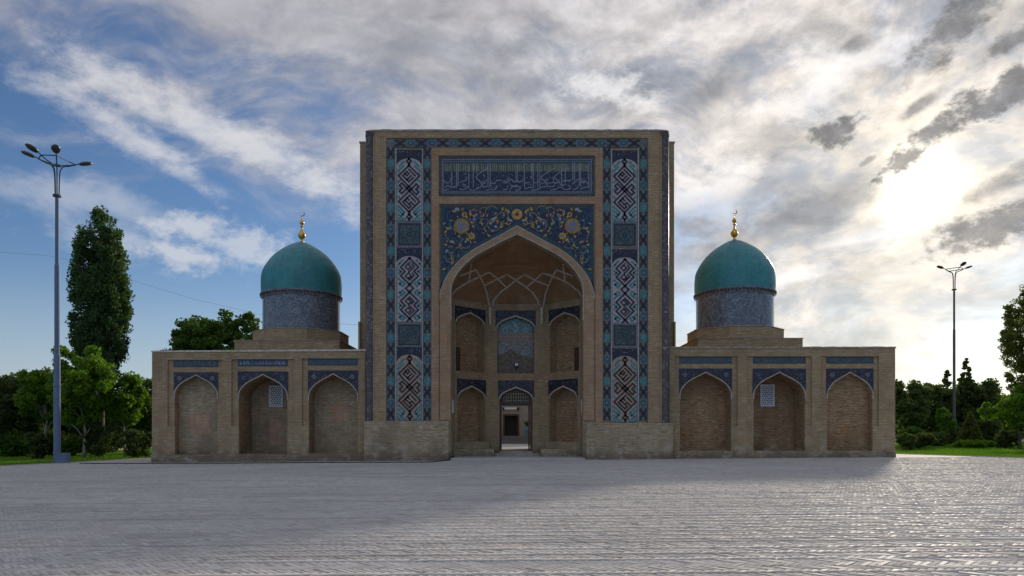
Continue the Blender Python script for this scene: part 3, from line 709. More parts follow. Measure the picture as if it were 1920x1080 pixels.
# -- kufic panels
KA = [  # upper and lower diamond with square letters, zoom units of 8.307 from (740, 290)
    [(222, 62), (258, 98), (222, 134), (186, 98), (222, 62)], [(222, 134), (222, 170)],
    [(222, 165), (385, 327), (110, 602), (72, 564), (118, 520), (72, 476), (110, 438), (385, 727), (222, 890), (60, 727), (336, 452), (374, 490), (328, 535), (374, 580), (336, 618), (60, 327), (222, 165)],
    [(222, 228), (318, 324)], [(286, 356), (222, 420), (126, 324), (190, 260), (222, 292), (190, 324), (158, 292)], [(254, 324), (192, 388)],
    [(255, 662), (318, 727)], [(236, 628), (126, 735), (222, 832), (254, 800), (222, 768), (254, 736), (292, 774)], [(190, 672), (222, 704)], [(158, 704), (200, 746)],
    [(226, 890), (226, 926)], [(226, 926), (262, 964), (226, 1000), (190, 964), (226, 926)], [(226, 1000), (226, 1030)]]
KB = [
    [(222, 70), (355, 205), (290, 270), (355, 335), (165, 522), (222, 580), (355, 712), (290, 780), (355, 845), (180, 1020)],
    [(222, 70), (89, 205), (154, 270), (89, 335), (279, 522), (222, 580), (89, 712), (154, 780), (89, 845), (264, 1020)],
    [(222, 132), (156, 198), (200, 240), (242, 200), (222, 180)], [(256, 158), (294, 198), (220, 272)],
    [(262, 296), (292, 330), (222, 400), (184, 362)], [(156, 340), (204, 294), (244, 334), (212, 366)],
    [(184, 690), (222, 652), (292, 722), (256, 756)], [(212, 690), (244, 722), (204, 760), (156, 712)][::-1],
    [(220, 780), (294, 852), (222, 920)], [(200, 812), (156, 852), (200, 892), (242, 850), (222, 830)]]
TEAL_A = [[(56, 250), (130, 176)], [(70, 176), (140, 106)], [(66, 296), (80, 282)], [(56, 420), (84, 392)], [(56, 650), (84, 678)], [(56, 800), (140, 884)], [(56, 860), (130, 934)], [(150, 900), (100, 950)],
          [(56, 930), (120, 994)], [(56, 990), (90, 1024)], [(170, 990), (140, 1020)], [(56, 520), (70, 534)]]
TEAL_B = [[(75, 450), (115, 490), (150, 455), (115, 425), (75, 450)], [(75, 590), (115, 550), (150, 585), (115, 620), (75, 590)], [(75, 960), (115, 1000), (150, 965), (115, 930), (75, 960)],
          [(62, 240), (100, 278)], [(62, 300), (90, 272)], [(60, 380), (90, 410)], [(60, 660), (90, 630)], [(62, 750), (100, 788)], [(62, 810), (90, 780)], [(60, 900), (90, 930)], [(70, 150), (120, 100)], [(56, 170), (70, 156)]]
def kufic(ox, oy, kind, ytop, ycrown, ybot, z0y, zs, dark, base, halo):
    mb = MB(); x0, x1 = 743.4 + ox, 790.8 + ox; xm = (x0 + x1) / 2; rise = 17.0
    T = lambda p: (740 + p[0] / zs + ox, z0y + p[1] / zs + oy)
    ap = [(x0, ycrown + rise + oy)] + [(xm - 23.7 * math.cos(a), ycrown + rise + oy - rise * math.sin(a)) for a in [math.pi * i / 14 for i in range(1, 14)]] + [(x1, ycrown + rise + oy)]
    mb.plate([(x0, ybot + oy)] + ap + [(x1, ybot + oy)], (), P0, .035, .08, 0, back=False)
    mb.plate([(x0, ytop + oy)] + ap + [(x1, ytop + oy)], (), P0, .040, .08, 3, back=False)
    mb.strip(ap, 1.6, P0, .028, .05, 1)
    mb.strip([(x0 + .7, ycrown + 18 + oy), (x0 + .7, ybot - .7 + oy), (x1 - .7, ybot - .7 + oy), (x1 - .7, ycrown + 18 + oy)], 1.2, P0, .028, .05, 5)
    K = KA if kind == 'A' else KB
    for pl in K: mb.strip([T(p) for p in pl], 22 / zs * 1.85, P0, .030, .045, 1)
    if kind == 'A':
        for cy in (327, 727): mb.plate([T(p) for p in ((222, cy - 150), (372, cy), (222, cy + 150), (72, cy))], (), P0, .028, .04, 1, back=False)
    for pl in (TEAL_A if kind == 'A' else TEAL_B):
        for q in (pl, [(446 - p[0], p[1]) for p in pl]):
            mb.strip([T(p) for p in q], 3.4, P0, .026, .04, 4)
    for i, pl in enumerate(K): mb.strip([T(p) for p in pl], (22 if kind == 'B' and i > 1 else 28) / zs, P0, .018, .04, 2)
    rr = random.Random(int(ybot + ox))
    for i in range(9):      # small stars in the blue corner pieces
        a = rr.uniform(x0 + 2, x1 - 2); b = ytop + oy + rr.uniform(2, 9)
        if abs(a - xm) > 14 or b < ycrown + oy - 3: mb.disc(a, b, .8, P0, .034, .04, 6, 6)
    mb.build('kufic_panel', [base, halo, dark, 'glaze_navy', 'glaze_turq', 'glaze_lilac', 'glaze_sky'], portal)
for ox, oy in ((0, 0), (404.3, 1.0)):
    kufic(ox, oy, 'A', 280, 297, 414, 290, 8.307, 'glaze_plum', 'glaze_white', 'glaze_white')
    kufic(ox, oy + (1.5 if ox else 0), 'B', 464.5, 480.5, 604, 475, 8.0, 'glaze_plum', 'glaze_white', 'glaze_white')
    kufic(ox, oy + (1.5 if ox else 0), 'A', 651, 665.5, 788.6, 660, 8.0, 'glaze_brown', 'mosaic_pink', 'mosaic_pink')
    for ya, yb in ((415.6, 462.6), (605.6, 650)):
        mb = MB(); x0, x1 = 744 + ox, 790.6 + ox; rr = random.Random(int(ya + ox))
        mb.plate(rect(x0, x1, ya + oy, yb + oy), (), P0, .036, .08, 0, back=False)
        mb.strip([(x0 + 1, ya + oy + 1), (x1 - 1, ya + oy + 1), (x1 - 1, yb + oy - 1), (x0 + 1, yb + oy - 1)], 1.9, P0, .022, .05, 1, closed=True)
        mb.strip([(x0 + 4.5, ya + oy + 4.5), (x1 - 4.5, ya + oy + 4.5), (x1 - 4.5, yb + oy - 4.5), (x0 + 4.5, yb + oy - 4.5)], 1.6, P0, .028, .05, 2, closed=True)
        cx, cy = (x0 + x1) / 2, (ya + yb) / 2 + oy
        for r0 in (5, 10, 14):
            n = 8; mb.strip([(cx + (r0 if i % 2 else r0 * .6) * math.cos(math.pi * i / n), cy + (r0 if i % 2 else r0 * .6) * math.sin(math.pi * i / n)) for i in range(2 * n)], 1.0, P0, .030, .05, 3 if r0 == 10 else 2, closed=True)
        for i in range(26): mb.disc(rr.uniform(x0 + 7, x1 - 7), rr.uniform(ya + 7, yb - 7) + oy, rr.uniform(.6, 1.2), P0, .031, .05, rr.choice((2, 3, 3, 4)), 6)
        mb.build('square_panel', ['panel_mosaic', 'glaze_lilac', 'glaze_black', 'glaze_teal', 'glaze_mid'], portal)

# -- inscription panel over the arch
Z4 = lambda p: (820 + p[0] / 12.0, 285 + p[1] / 12.0)
Z5 = lambda p: (965 + p[0] / 12.0, 285 + p[1] / 12.0)
INS4 = [[(325, 450), (325, 770)], [(428, 262), (428, 800)], [(478, 270), (465, 300), (465, 760)], [(708, 300), (708, 800)], [(808, 258), (808, 790)], [(895, 255), (885, 480)],
        [(1140, 258), (1140, 790)], [(1187, 262), (1187, 785)], [(1770, 250), (1770, 665)], [(1130, 362), (880, 540), (960, 660), (1030, 775), (1110, 770)],
        [(150, 655), (185, 688), (235, 692), (280, 668), (308, 590)], [(500, 690), (560, 652), (640, 632), (665, 560)], [(505, 828), (590, 842), (670, 805), (705, 770)],
        [(265, 765), (310, 800), (400, 770), (430, 780)], [(905, 822), (1005, 748)], [(1005, 668), (1055, 676), (1105, 640)], [(1010, 720), (1080, 705)], [(1095, 852), (1170, 848), (1235, 806)],
        [(1200, 702), (1290, 700), (1340, 640), (1440, 628)], [(1478, 690), (1600, 680), (1662, 606), (1720, 672), (1790, 660)], [(1490, 640), (1560, 655), (1622, 572)],
        [(1245, 852), (1310, 832), (1345, 758)], [(1480, 845), (1565, 832), (1582, 752)], [(1640, 738), (1700, 760), (1795, 738)], [(150, 858), (245, 838)], [(730, 845), (820, 858), (900, 800)],
        [(170, 795), (245, 745), (260, 770)], [(560, 745), (610, 725), (640, 760), (590, 770)], [(1640, 830), (1700, 770), (1790, 790)], [(620, 500), (650, 470)], [(1040, 500), (1070, 560)]]
INS5 = [[(35, 258), (35, 660)], [(60, 300), (60, 680)], [(220, 240), (220, 792)], [(385, 250), (385, 600)], [(420, 262), (420, 790)], [(520, 252), (520, 780)], [(568, 258), (568, 785)],
        [(1055, 265), (1055, 690)], [(1140, 420), (1140, 692)], [(1310, 232), (1310, 620)], [(1350, 235), (1350, 640)], [(1455, 252), (1455, 740)], [(1485, 252), (1485, 765)], [(1660, 250), (1660, 795)],
        [(900, 355), (605, 545), (655, 630), (700, 690), (760, 772), (880, 768), (893, 738)], [(1182, 358), (905, 540), (985, 650), (1060, 752), (1150, 722)],
        [(0, 660), (60, 638), (100, 672), (180, 640)], [(30, 852), (100, 850), (128, 800)], [(228, 832), (300, 800), (400, 790)], [(420, 690), (520, 686)], [(375, 848), (480, 852), (600, 790)],
        [(600, 702), (672, 690), (700, 608), (760, 632)], [(620, 782), (720, 770)], [(858, 560), (882, 650), (830, 692), (720, 690)], [(880, 690), (960, 690), (1002, 640)], [(805, 852), (900, 842), (962, 808)],
        [(988, 792), (1085, 780), (1050, 702)], [(1088, 828), (1200, 838), (1262, 790), (1200, 738)], [(1085, 640), (1200, 640), (1280, 620)], [(1290, 722), (1370, 670), (1420, 608), (1540, 604)],
        [(1308, 842), (1380, 830), (1432, 758)], [(1478, 842), (1560, 795), (1680, 780)], [(1498, 690), (1530, 640), (1560, 712), (1582, 640), (1655, 722)], [(240, 700), (330, 680)], [(0, 745), (70, 770), (130, 780)]]
mb = MB()
mb.plate(rect(823.2, 1114.8, 292, 368), (), P0, .040, .08, 0, back=False)
mb.plate(rect(829.5, 1108.5, 299, 361.5), (), P0, .032, .06, 1, back=False)
mb.plate(rect(832.5, 1105.8, 304.5, 321.5), (), P0, .029, .05, 5, back=False)
for i, (a, b, c_, d_) in enumerate(((829.3, 1108.7, 299.2, 361.3), (831.6, 1106.4, 302.3, 358.6))):
    mb.strip([(a, c_), (b, c_), (b, d_), (a, d_)], .9 if i == 0 else .6, P0, .022, .05, 2, closed=True)
rr = random.Random(5)
for i in range(150):
    mb.disc(rr.uniform(833, 1105), rr.uniform(323, 356), rr.uniform(.5, 1.1), P0, .028, .04, rr.choice((3, 3, 4, 2)), 6)
for i in range(16):     # kufic upper line, olive, behind the tall letters
    x = 835 + i * 17; 
    for k in range(4): mb.strip([(x + k * 3.6, 307 + rr.uniform(0, 4)), (x + k * 3.6, 320)], rr.uniform(.8, 1.6), P0, .026, .04, 6)
for zf, S in ((Z4, INS4), (Z5, INS5)):
    for pl in S:
        q = [zf(p) for p in pl]
        if len(q) > 2: q = catmull(q, 3) if len(q) > 3 or abs(q[0][0] - q[1][0]) > 2 else q
        mb.strip(q, 1.1, P0, .016, .04, 2)
for zf in (Z4, Z5):
    for i in range(42):
        a, b = zf((rr.uniform(150, 1700), rr.uniform(470, 850))); mb.disc(a, b, rr.uniform(.5, .85), P0, .018, .04, 2, 5, rot=.7)
mb.build('inscription_panel', ['border_mosaic', 'field_blue', 'glaze_script', 'glaze_mid', 'glaze_teal', 'glaze_green', 'mosaic_tan'], portal)

# -- floral spandrel over the arch
def arch_y(x):
    x = min(x, MIR - x)
    for (xa, ya), (xb, yb) in zip(arch_out, arch_out[1:]):
        if xa <= x <= xb: return lerp(ya, yb, (x - xa) / max(1e-6, xb - xa))
    return 553
mb = MB()
mb.plate([(825.2, 383)] + [(825.2, 552)] + AO[1:-1] + [(MIR - 825.2, 552), (MIR - 825.2, 383)], (), P0, .040, .08, 0, back=False)
mb.strip([(831, 530), (831, 389.5), (MIR - 831, 389.5), (MIR - 831, 530)], 1.0, P0, .026, .05, 4)
mb.strip([(827.2, 540), (827.2, 385), (MIR - 827.2, 385), (MIR - 827.2, 540)], 4.0, P0, .033, .05, 1)
inner = [(x, y - 3.4) for x, y in AO]; mb.strip(inner[2:-2], 4.6, P0, .033, .05, 1)
inner = [(x, y - 7.2) for x, y in AO]; mb.strip(inner[5:-5], .8, P0, .026, .05, 4)
rr = random.Random(11)
def both(fn_):
    fn_(lambda x: x); fn_(lambda x: MIR - x)
def flower(cx, cy, n, r0, r1, mi_p, mi_c, rc, d=.012):
    def go(fx):
        for i in range(n):
            a = 2 * math.pi * i / n
            mb.strip([(fx(cx + r0 * math.cos(a)), cy + r0 * math.sin(a)), (fx(cx + r1 * math.cos(a)), cy + r1 * math.sin(a))], 2 * math.pi * r1 / n * .50, P0, d + .008, .04, mi_p, cap=0)
        mb.disc(fx(cx), cy, rc, P0, d, .04, mi_c, 16)
    both(go)
flower(865.6, 423.5, 26, 8, 14.6, 2, 5, 9.6); flower(884, 442.3, 8, 2, 7.2, 2, 5, 2.6); flower(871, 402, 7, 1.5, 5.2, 2, 6, 2.0)
for r_o, mi in ((9.4, 2), (5.6, 3), (3.2, 6)): mb.disc(969.5, 401.5, r_o, P0, .024 - r_o * 0 - (9.4 - r_o) * .002, .04, mi, 18)
for i in range(12):
    a = 2 * math.pi * i / 12; mb.disc(969.5 + 9 * math.cos(a), 401.5 + 9 * math.sin(a), 1.7, P0, .022, .04, 2, 7)
def arc(cx, cy, r, a0, a1, mi, w=1.0, shrink=0.0):
    n = max(6, int(abs(a1 - a0) / 16))
    def go(fx):
        mb.strip([(fx(cx + (r - shrink * i / n) * math.cos(R(lerp(a0, a1, i / n)))), cy + (r - shrink * i / n) * math.sin(R(lerp(a0, a1, i / n)))) for i in range(n + 1)], w, P0, .022, .04, mi, cap=0)
    both(go)
for a in ((943.5, 410.5, 14.0, -200, 140, 7, 1.3, 6), (900.5, 417.5, 13.5, -30, 300, 4, 1.5, 5), (926, 420, 13, 40, 250, 7, 1.1, 2), (848, 403, 12, 60, 330, 4, 1.3, 5), (846, 437, 12.5, 100, 380, 7, 1.1, 5),
          (851, 459, 13, -150, 170, 4, 1.3, 6), (842, 484, 10, -100, 200, 7, 1.1, 4), (872, 455, 11, 30, 260, 7, 1.1, 4), (909, 396, 11, 100, 330, 7, 1.0, 4), (836, 508, 7, -90, 160, 4, 1.1, 3),
          (955, 393, 9, 120, 330, 4, 1.1, 2), (922, 398, 12, 160, 330, 7, 1.0, 0)): arc(*a)
for cx, cy in ((901, 416.8), (844.4, 427.2), (846, 452.5), (873, 452.8), (925, 411.5), (882, 395.5), (944.8, 403.5), (958, 413), (838, 470), (856, 392), (893, 402)):
    both(lambda fx: mb.disc(fx(cx), cy, rr.uniform(2.2, 3.4), P0, .020, .04, 5 if rr.random() < .6 else 8, 10))
placed = []
tries = 0
while len(placed) < 92 and tries < 6000:
    tries += 1
    x = rr.uniform(833, 966); y = rr.uniform(391, 522)
    if y > arch_y(x) - 10: continue
    if any((x - a) ** 2 + (y - b) ** 2 < 21 for a, b in placed): continue
    if (x - 865.6) ** 2 + (y - 423.5) ** 2 < 270 or (x - 969.5) ** 2 + (y - 401.5) ** 2 < 150 or (x - 884) ** 2 + (y - 442.3) ** 2 < 70: continue
    placed.append((x, y)); an = rr.uniform(0, 6.28); L = rr.uniform(2.6, 5.4); mi = rr.choice((2, 2, 2, 3, 2, 4, 8, 6))
    def leaf(fx):
        c_, s_ = math.cos(an), math.sin(an); w = L * .34
        pts = [(-L, 0), (-L * .3, w), (L * .3, w * .8), (L, L * .35), (L * .4, -w * .5), (-L * .3, -w)]
        mb.plate([(fx(x + a * c_ - b * s_), y + a * s_ + b * c_) for a, b in pts], (), P0, .018, .04, mi, back=False)
        if L > 4: mb.plate([(fx(x + a * -s_ * .6 - b * c_), y + a * c_ * .6 - b * s_) for a, b in pts], (), P0, .016, .04, mi, back=False)
    both(leaf)
for i in range(170):
    x = rr.uniform(833, 967); y = rr.uniform(391, 530)
    if y < arch_y(x) - 8: both(lambda fx: mb.disc(fx(x), y, rr.uniform(.5, 1.0), P0, .027, .04, rr.choice((4, 8, 9, 9, 5)), 6))
mb.build('floral_spandrel', ['field_blue', 'border_mosaic', 'glaze_gold', 'glaze_orange', 'glaze_teal', 'glaze_lilac', 'glaze_blue', 'mosaic_tan', 'glaze_sky', 'glaze_mid'], portal)

# ------------------------------------------------------------------ the iwan behind the arch
A_ = Vector((XC - 3.5, 38.5)); B_ = Vector((XC - 1.76, 40.2))
WTOP = 8.95
def wallfn(p, q):
    t = (q - p).normalized(); n = Vector((-t.y, t.x))       # n points away from the iwan for a wall run left to right
    return (lambda a, b, dd: (p.x + t.x * a + n.x * dd, p.y + t.y * a + n.y * dd, b)), (q - p).length
def ray_s(px_, p, q):
    k = (px_ - 960) / F; t = q - p                          # x = k*y on the camera ray
    s = (k * p.y - p.x) / (t.x - k * t.y); return s * t.length
iw = MB(); walls = []
sides = MB()
sides.box(XC - 3.62, XC - 3.5, 36.74, 38.5, -.3, WTOP); sides.box(XC + 3.5, XC + 3.62, 36.74, 38.5, -.3, WTOP)
for q in ((XC - 3.5, XC - 3.5 - .12),): pass
iwan = sides.build('iwan', 'brick', bld)
def niche_wall(p, q, lo, up, mirror):
    fn0, L = wallfn(p, q)
    fn = fn0 if not mirror else (lambda a, b, dd: (2 * XC - fn0(a, b, dd)[0], fn0(a, b, dd)[1], fn0(a, b, dd)[2]))
    holes = []
    for (s0, s1, zb, zs, za, zt) in (lo, up): holes.append([(s0, zb)] + arch_pts(s0, s1, zs, za) + [(s1, zb)])
    mb = MB(); mb.plate(rect(0, L, -.3, WTOP), holes, fn, 0, .65); mb.build('iwan_wall', 'brick', iwan)
    for k, (s0, s1, zb, zs, za, zt) in enumerate((lo, up)):
        mb = MB(); mb.plate(rect(s0 - .2, s1 + .2, zb - .2, za + .2), (), fn, .60, .75)
        if k == 1:
            pass
        mb.build('niche_back', 'brick_rough', iwan)
        ap = arch_pts(s0 - .04, s1 + .04, zs, za + .05)
        mb = MB(); mb.plate([(s0 - .04, zs - .1)] + ap + [(s1 + .04, zs - .1), (s1 + .04, zt), (s0 - .04, zt)] if False else ap + [(s1 + .06, zs), (s1 + .06, zt), (s0 - .06, zt), (s0 - .06, zs)], (), fn, -.02, .03, 0)
        for cc in (s0 + .18, s1 - .18, (s0 + s1) / 2):
            for i in range(6): mb.disc(cc + .10 * math.cos(i * 1.047), zt - .20 + .08 * math.sin(i * 1.047), .032, fn, -.03, 0, 1, 6)
            mb.disc(cc, zt - .20, .04, fn, -.034, 0, 2, 6)
        mb.build('niche_spandrel', ['spandrel_mosaic', 'glaze_mid', 'glaze_lilac'], iwan)
        mb = MB(); mb.strip(arch_pts(s0, s1, zs, za), .06, fn, -.035, .03); mb.build('arch_rim', 'plaster_rib', iwan)
    if True:   # small dark door in the flank of the upper niche
        s0, s1, zb = up[0], up[1], up[2]
        mb = MB(); mb.plate(rect(s0 + .30, s0 + .82, zb, zb + 1.4), (), fn, .585, .605); mb.build('niche_door', 'wood_dark', iwan)
    # relieving course of upright bricks between the storeys
    mb = MB(); mb.plate(rect(.08, L - .08, 4.66, 4.92), (), fn, -.02, .02); mb.build('brick_course', 'brick_pink', iwan)
for mirror in (False, True):
    lo = (ray_s(858, A_, B_), ray_s(909.5, A_, B_), 1.0, 3.52, 4.14, 4.53)
    up = (ray_s(854.5, A_, B_), ray_s(908.5, A_, B_), 4.96, 7.72, 8.30, 8.58)
    niche_wall(A_, B_, lo, up, mirror)
# centre wall: door below, tiled window above
DC = 40.2; fc = facade(DC)
xa, xb = PX(936.5, DC), PX(998.5, DC); xcm = (xa + xb) / 2; hwid = (xb - xa) / 2; xa, xb = xcm - hwid, xcm + hwid
wa, wb = PX(932, DC), PX(1001.5, DC)
door_h = [(xa, .42)] + arch_pts(xa, xb, 3.50, 4.13) + [(xb, .42)]
win_h = [(wa, 4.95)] + arch_pts(wa, wb, 7.66, 8.27) + [(wb, 4.95)]
mb = MB(); mb.plate([(XC - 1.76, -.3), (XC + 1.76, -.3), (XC + 1.76, WTOP), (XC - 1.76, WTOP)], [door_h, win_h], fc, 0, .7); mb.build('iwan_wall', 'brick', iwan)
for s0, s1, zs, za, zt in ((xa, xb, 3.50, 4.13, 4.53), (wa, wb, 7.66, 8.27, 8.58)):
    ap = arch_pts(s0 - .03, s1 + .03, zs, za + .06)
    mb = MB(); mb.plate(ap + [(s1 + .09, zs), (s1 + .09, zt), (s0 - .09, zt), (s0 - .09, zs)], (), fc, -.02, .03, 0)
    for cc in (s0 + .24, s1 - .24, (s0 + s1) / 2):
        for i in range(6): mb.disc(cc + .12 * math.cos(i * 1.047), zt - .2 + .09 * math.sin(i * 1.047), .04, fc, -.03, 0, 1, 6)
    mb.build('niche_spandrel', ['spandrel_mosaic', 'glaze_mid'], iwan)
    mb = MB(); mb.strip(arch_pts(s0, s1, zs, za), .07, fc, -.035, .03); mb.build('arch_rim', 'plaster_rib', iwan)
mb = MB(); mb.plate(rect(XC - 1.70, XC + 1.70, 4.66, 4.92), (), fc, -.02, .02); mb.build('brick_course', 'brick_pink', iwan)
# tiled window field: turquoise head, dotted bands, grey lattice, brown pointed arch
fw = facade(DC + .45)
mb = MB(); zw = lambda y: PZ(y, DC + .45)
mb.plate(rect(wa - .1, wb + .1, zw(623.5), 8.4), (), fw, 0, .2, 0); mb.plate(rect(wa - .1, wb + .1, zw(639), zw(623.5)), (), fw, -.004, .2, 2); mb.plate(rect(wa - .1, wb + .1, 4.8, zw(639)), (), fw, 0, .2, 1)
for y in (625, 631): 
    n = 19
    for i in range(n):
        if (i * 7 + int(y)) % 5: mb.disc(lerp(wa + .08, wb - .08, i / (n - 1)), zw(y), .038, fw, -.03, 0, 3, 6)
for i in range(16):
    for j in range(9):
        x = lerp(wa + .06, wb - .06, (i + .5 * (j % 2)) / 15.5); z = zw(598 + j * 2.8)
        mb.disc(x, z, .035, fw, -.02, 0, 4 if (i + j) % 3 else 3, 6)
mb.plate([(wa - .1, 4.9), (wb + .1, 4.9), (wb + .1, zw(673)), (PX(985, DC), zw(668)), (PX(972, DC), zw(664)), (PX(957, DC), zw(655)), (PX(945, DC), zw(662)), (wa - .1, zw(667))], (), fw, -.05, 0, 5)
mb.build('window_tile', ['window_teal', 'window_grey', 'mosaic_tan', 'glaze_white', 'glaze_turq', 'wood_arch'], iwan)
# door frame, beam and carved tympanum
mb = MB(); mb.box(xa, xa + .13, DC + .12, DC + .32, .42, 3.5); mb.build('door_jamb', 'wood_dark', iwan)
mb = MB(); mb.box(xb - .13, xb, DC + .12, DC + .32, .42, 3.5); mb.build('door_jamb', 'wood_red', iwan)
zb_ = PZ(760.5, DC); mb = MB(); mb.box(xa, xb, DC + .10, DC + .34, zb_, zb_ + .14); mb.build('door_beam', 'wood_dark', iwan)
mb = MB(); mb.plate([(xa, zb_ + .14)] + arch_pts(xa, xb, 3.50, 4.12) + [(xb, zb_ + .14)], (), fc, .22, .27, 0)
for i in range(-6, 7): mb.box(xcm + i * .14 - .012, xcm + i * .14 + .012, DC + .20, DC + .23, zb_ + .16, min(4.05, 4.0 - abs(i) * .06), 1)
for z in (3.35, 3.55, 3.75): mb.box(xcm - .75, xcm + .75, DC + .205, DC + .235, z, z + .025, 1)
mb.build('tympanum', ['wood_dark', 'bark_pale'], iwan)
# open door leaf folded back on the right
mb = MB(); mb.box(xb - .22, xb - .15, DC + .34, DC + 1.2, .42, zb_); mb.box(xb - .235, xb - .22, DC + .45, DC + 1.1, .7, 1.6, 0); mb.build('door_leaf', 'wood_red', iwan)
# vault
ZS = WTOP - .07; ZA = PZ(438.5, 36) + .12
plan = [Vector((XC - 3.56, 36.72)), Vector((XC - 3.56, 38.5)), Vector((XC - 1.78, 40.26)), Vector((XC, 40.34)), Vector((XC + 1.78, 40.26)), Vector((XC + 3.56, 38.5)), Vector((XC + 3.56, 36.72))]
fine = []
for i in range(len(plan) - 1):
    for j in range(5): fine.append(plan[i].lerp(plan[i + 1], j / 5))
fine.append(plan[-1]); foc = Vector((XC, 36.72))
mb = MB(); vs_ = []; prof = catmull(ARCH, 3)
for a, b in prof:
    for p in fine: q = foc + (p - foc) * a; vs_.append((q.x, q.y, ZS + (ZA - ZS) * b))
k = len(fine); fs = [(j * k + i, j * k + i + 1, (j + 1) * k + i + 1, (j + 1) * k + i) for j in range(len(prof) - 1) for i in range(k - 1)]
mb.add(vs_, fs); vault = mb.build('vault', 'brick_vault', iwan, smooth=True)
rib_v = list(vs_); rib_f = list(fs)
o_ = len(rib_v)      # walls below, so the rib feet find something to stand on
for p, q in zip(fine, fine[1:]):
    n_ = len(rib_v); rib_v += [(p.x, p.y, 0), (q.x, q.y, 0), (q.x, q.y, ZS), (p.x, p.y, ZS)]; rib_f.append((n_, n_ + 1, n_ + 2, n_ + 3))
bvh = BVHTree.FromPolygons(rib_v, rib_f)
RIBS = [[(410, 985), (410, 880), (385, 740), (350, 650), (325, 605), (300, 565), (175, 612)],
        [(412, 900), (425, 860), (440, 800), (490, 740), (560, 690), (610, 645), (680, 600), (760, 645), (865, 690)],
        [(805, 990), (803, 890), (780, 800), (740, 740), (690, 700), (610, 645), (545, 600), (470, 635), (360, 690)],
        [(808, 930), (825, 860), (845, 740), (870, 680), (905, 600), (930, 565), (1055, 612)],
        [(105, 940), (105, 780), (140, 720), (240, 660), (325, 620), (390, 588), (410, 588), (470, 635), (540, 705)],
        [(1145, 945), (1140, 800), (1100, 730), (1020, 670), (905, 615), (820, 590), (760, 645), (690, 705)],
        [(262, 520), (245, 655)], [(980, 520), (995, 655)]]
eye = Vector((0, 0, EYE))
for rib in RIBS:
    pts = []
    for a, b in zip(rib, rib[1:]):
        for j in range(4): pts.append((lerp(a[0], b[0], j / 4), lerp(a[1], b[1], j / 4)))
    pts.append(rib[-1]); P3 = []
    for x, y in pts:
        dd = Vector(((820 + x / 4.153 - 960) / F, 1, (HZ - 370 - y / 4.153) / F)).normalized()
        h = bvh.ray_cast(eye, dd)
        if h[0] is None or h[0].y < 36.9: continue
        P3.append(h[0] - dd * 0.02)
    if len(P3) > 2:
        mb = MB(); mb.tube(P3, [.058] * len(P3), 5); mb.build('rib', 'plaster_rib', iwan, smooth=False)
for px_ in (919, 1015.5):   # rib feet on the piers
    mb = MB(); x = PX(px_, DC - .1); mb.add([(x - .05, DC - .16, PZ(609, DC)), (x + .05, DC - .16, PZ(609, DC)), (x + .09, DC - .2, PZ(578, DC)), (x - .09, DC - .2, PZ(578, DC)), (x - .05, DC + .1, PZ(609, DC)), (x + .05, DC + .1, PZ(609, DC)), (x + .09, DC + .1, PZ(578, DC)), (x - .09, DC + .1, PZ(578, DC))],
        [(0, 1, 2, 3), (4, 7, 6, 5), (0, 4, 5, 1), (1, 5, 6, 2), (2, 6, 7, 3), (3, 7, 4, 0)]); mb.build('rib_foot', 'plaster_rib', iwan)
# floor, step, benches
fl = 0.20
mb = MB(); mb.plate([(XC - 3.5, 35.98), (XC + 3.5, 35.98), (XC + 3.5, 38.5), (XC + 1.76, 40.2), (XC + 1.76, 41), (XC - 1.76, 41), (XC - 1.76, 40.2), (XC - 3.5, 38.5)], (), lambda a, b, dd: (a, b, fl - dd), 0, .5)
mb.build('iwan_floor', 'far_paving', iwan)
mb = MB(); mb.box(XC - 1.3, XC + 1.3, 39.7, 40.2, fl, .32); mb.box(xa, xb, 40.1, 41.0, .32, .44); mb.build('threshold', 'stone_trim', iwan)
for s in (-1, 1):
    mb = MB(); fx = lambda x: XC + s * (x - XC)
    o1 = [(XC - 3.49, 37.9), (XC - 1.28, 37.9), (XC - 1.28, 39.9), (XC - 1.5, 40.18), (XC - 1.80, 40.14), (XC - 3.49, 38.46)]
    mb.plate([(fx(a), b) for a, b in o1], (), lambda a, b, dd: (a, b, .60 - dd), 0, .5); mb.build('bench', 'brick_pale', iwan)
    mb = MB(); o2 = [(XC - 3.49, 38.2), (XC - 3.3, 38.2), (XC - 1.62, 39.86), (XC - 1.80, 40.12), (XC - 3.49, 38.44)]
    mb.plate([(fx(a), b) for a, b in o2], (), lambda a, b, dd: (a, b, .98 - dd), 0, .5); mb.build('bench_back', 'brick_pale', iwan)
# courtyard seen through the door
mb = MB(); mb.box(-8, 8, 43.0, 62, .2, .44); mb.build('courtyard_floor', 'court_floor', bld)
mb = MB(); mb.box(-8, 8, 62, 65, .2, .66); mb.box(-8, 8, 62.35, 65, .66, .90); mb.box(-8, 8, 62.7, 65, .90, 1.15); mb.build('courtyard_step', 'asphalt', bld)
mb = MB(); x0, x1 = PX(944.5, 64), PX(972, 64)
mb.plate([(-8, 1.1), (x0, 1.1), (x0, PZ(778, 64)), (x1, PZ(778, 64)), (x1, 1.1), (8, 1.1), (8, 7), (-8, 7)], (), facade(64), 0, .8); cw = mb.build('courtyard_wall', 'court_wall', bld)
mb = MB(); mb.box(x0, x1, 64.55, 64.75, 1.1, PZ(778, 64)); mb.build('courtyard_door', 'void_dark', cw)
mb = MB(); mb.strip([(x0, 1.15), (x0, PZ(778, 64)), (x1, PZ(778, 64)), (x1, 1.15)], .16, facade(64), -.06, .05); mb.build('door_frame', 'wood_dark', cw)

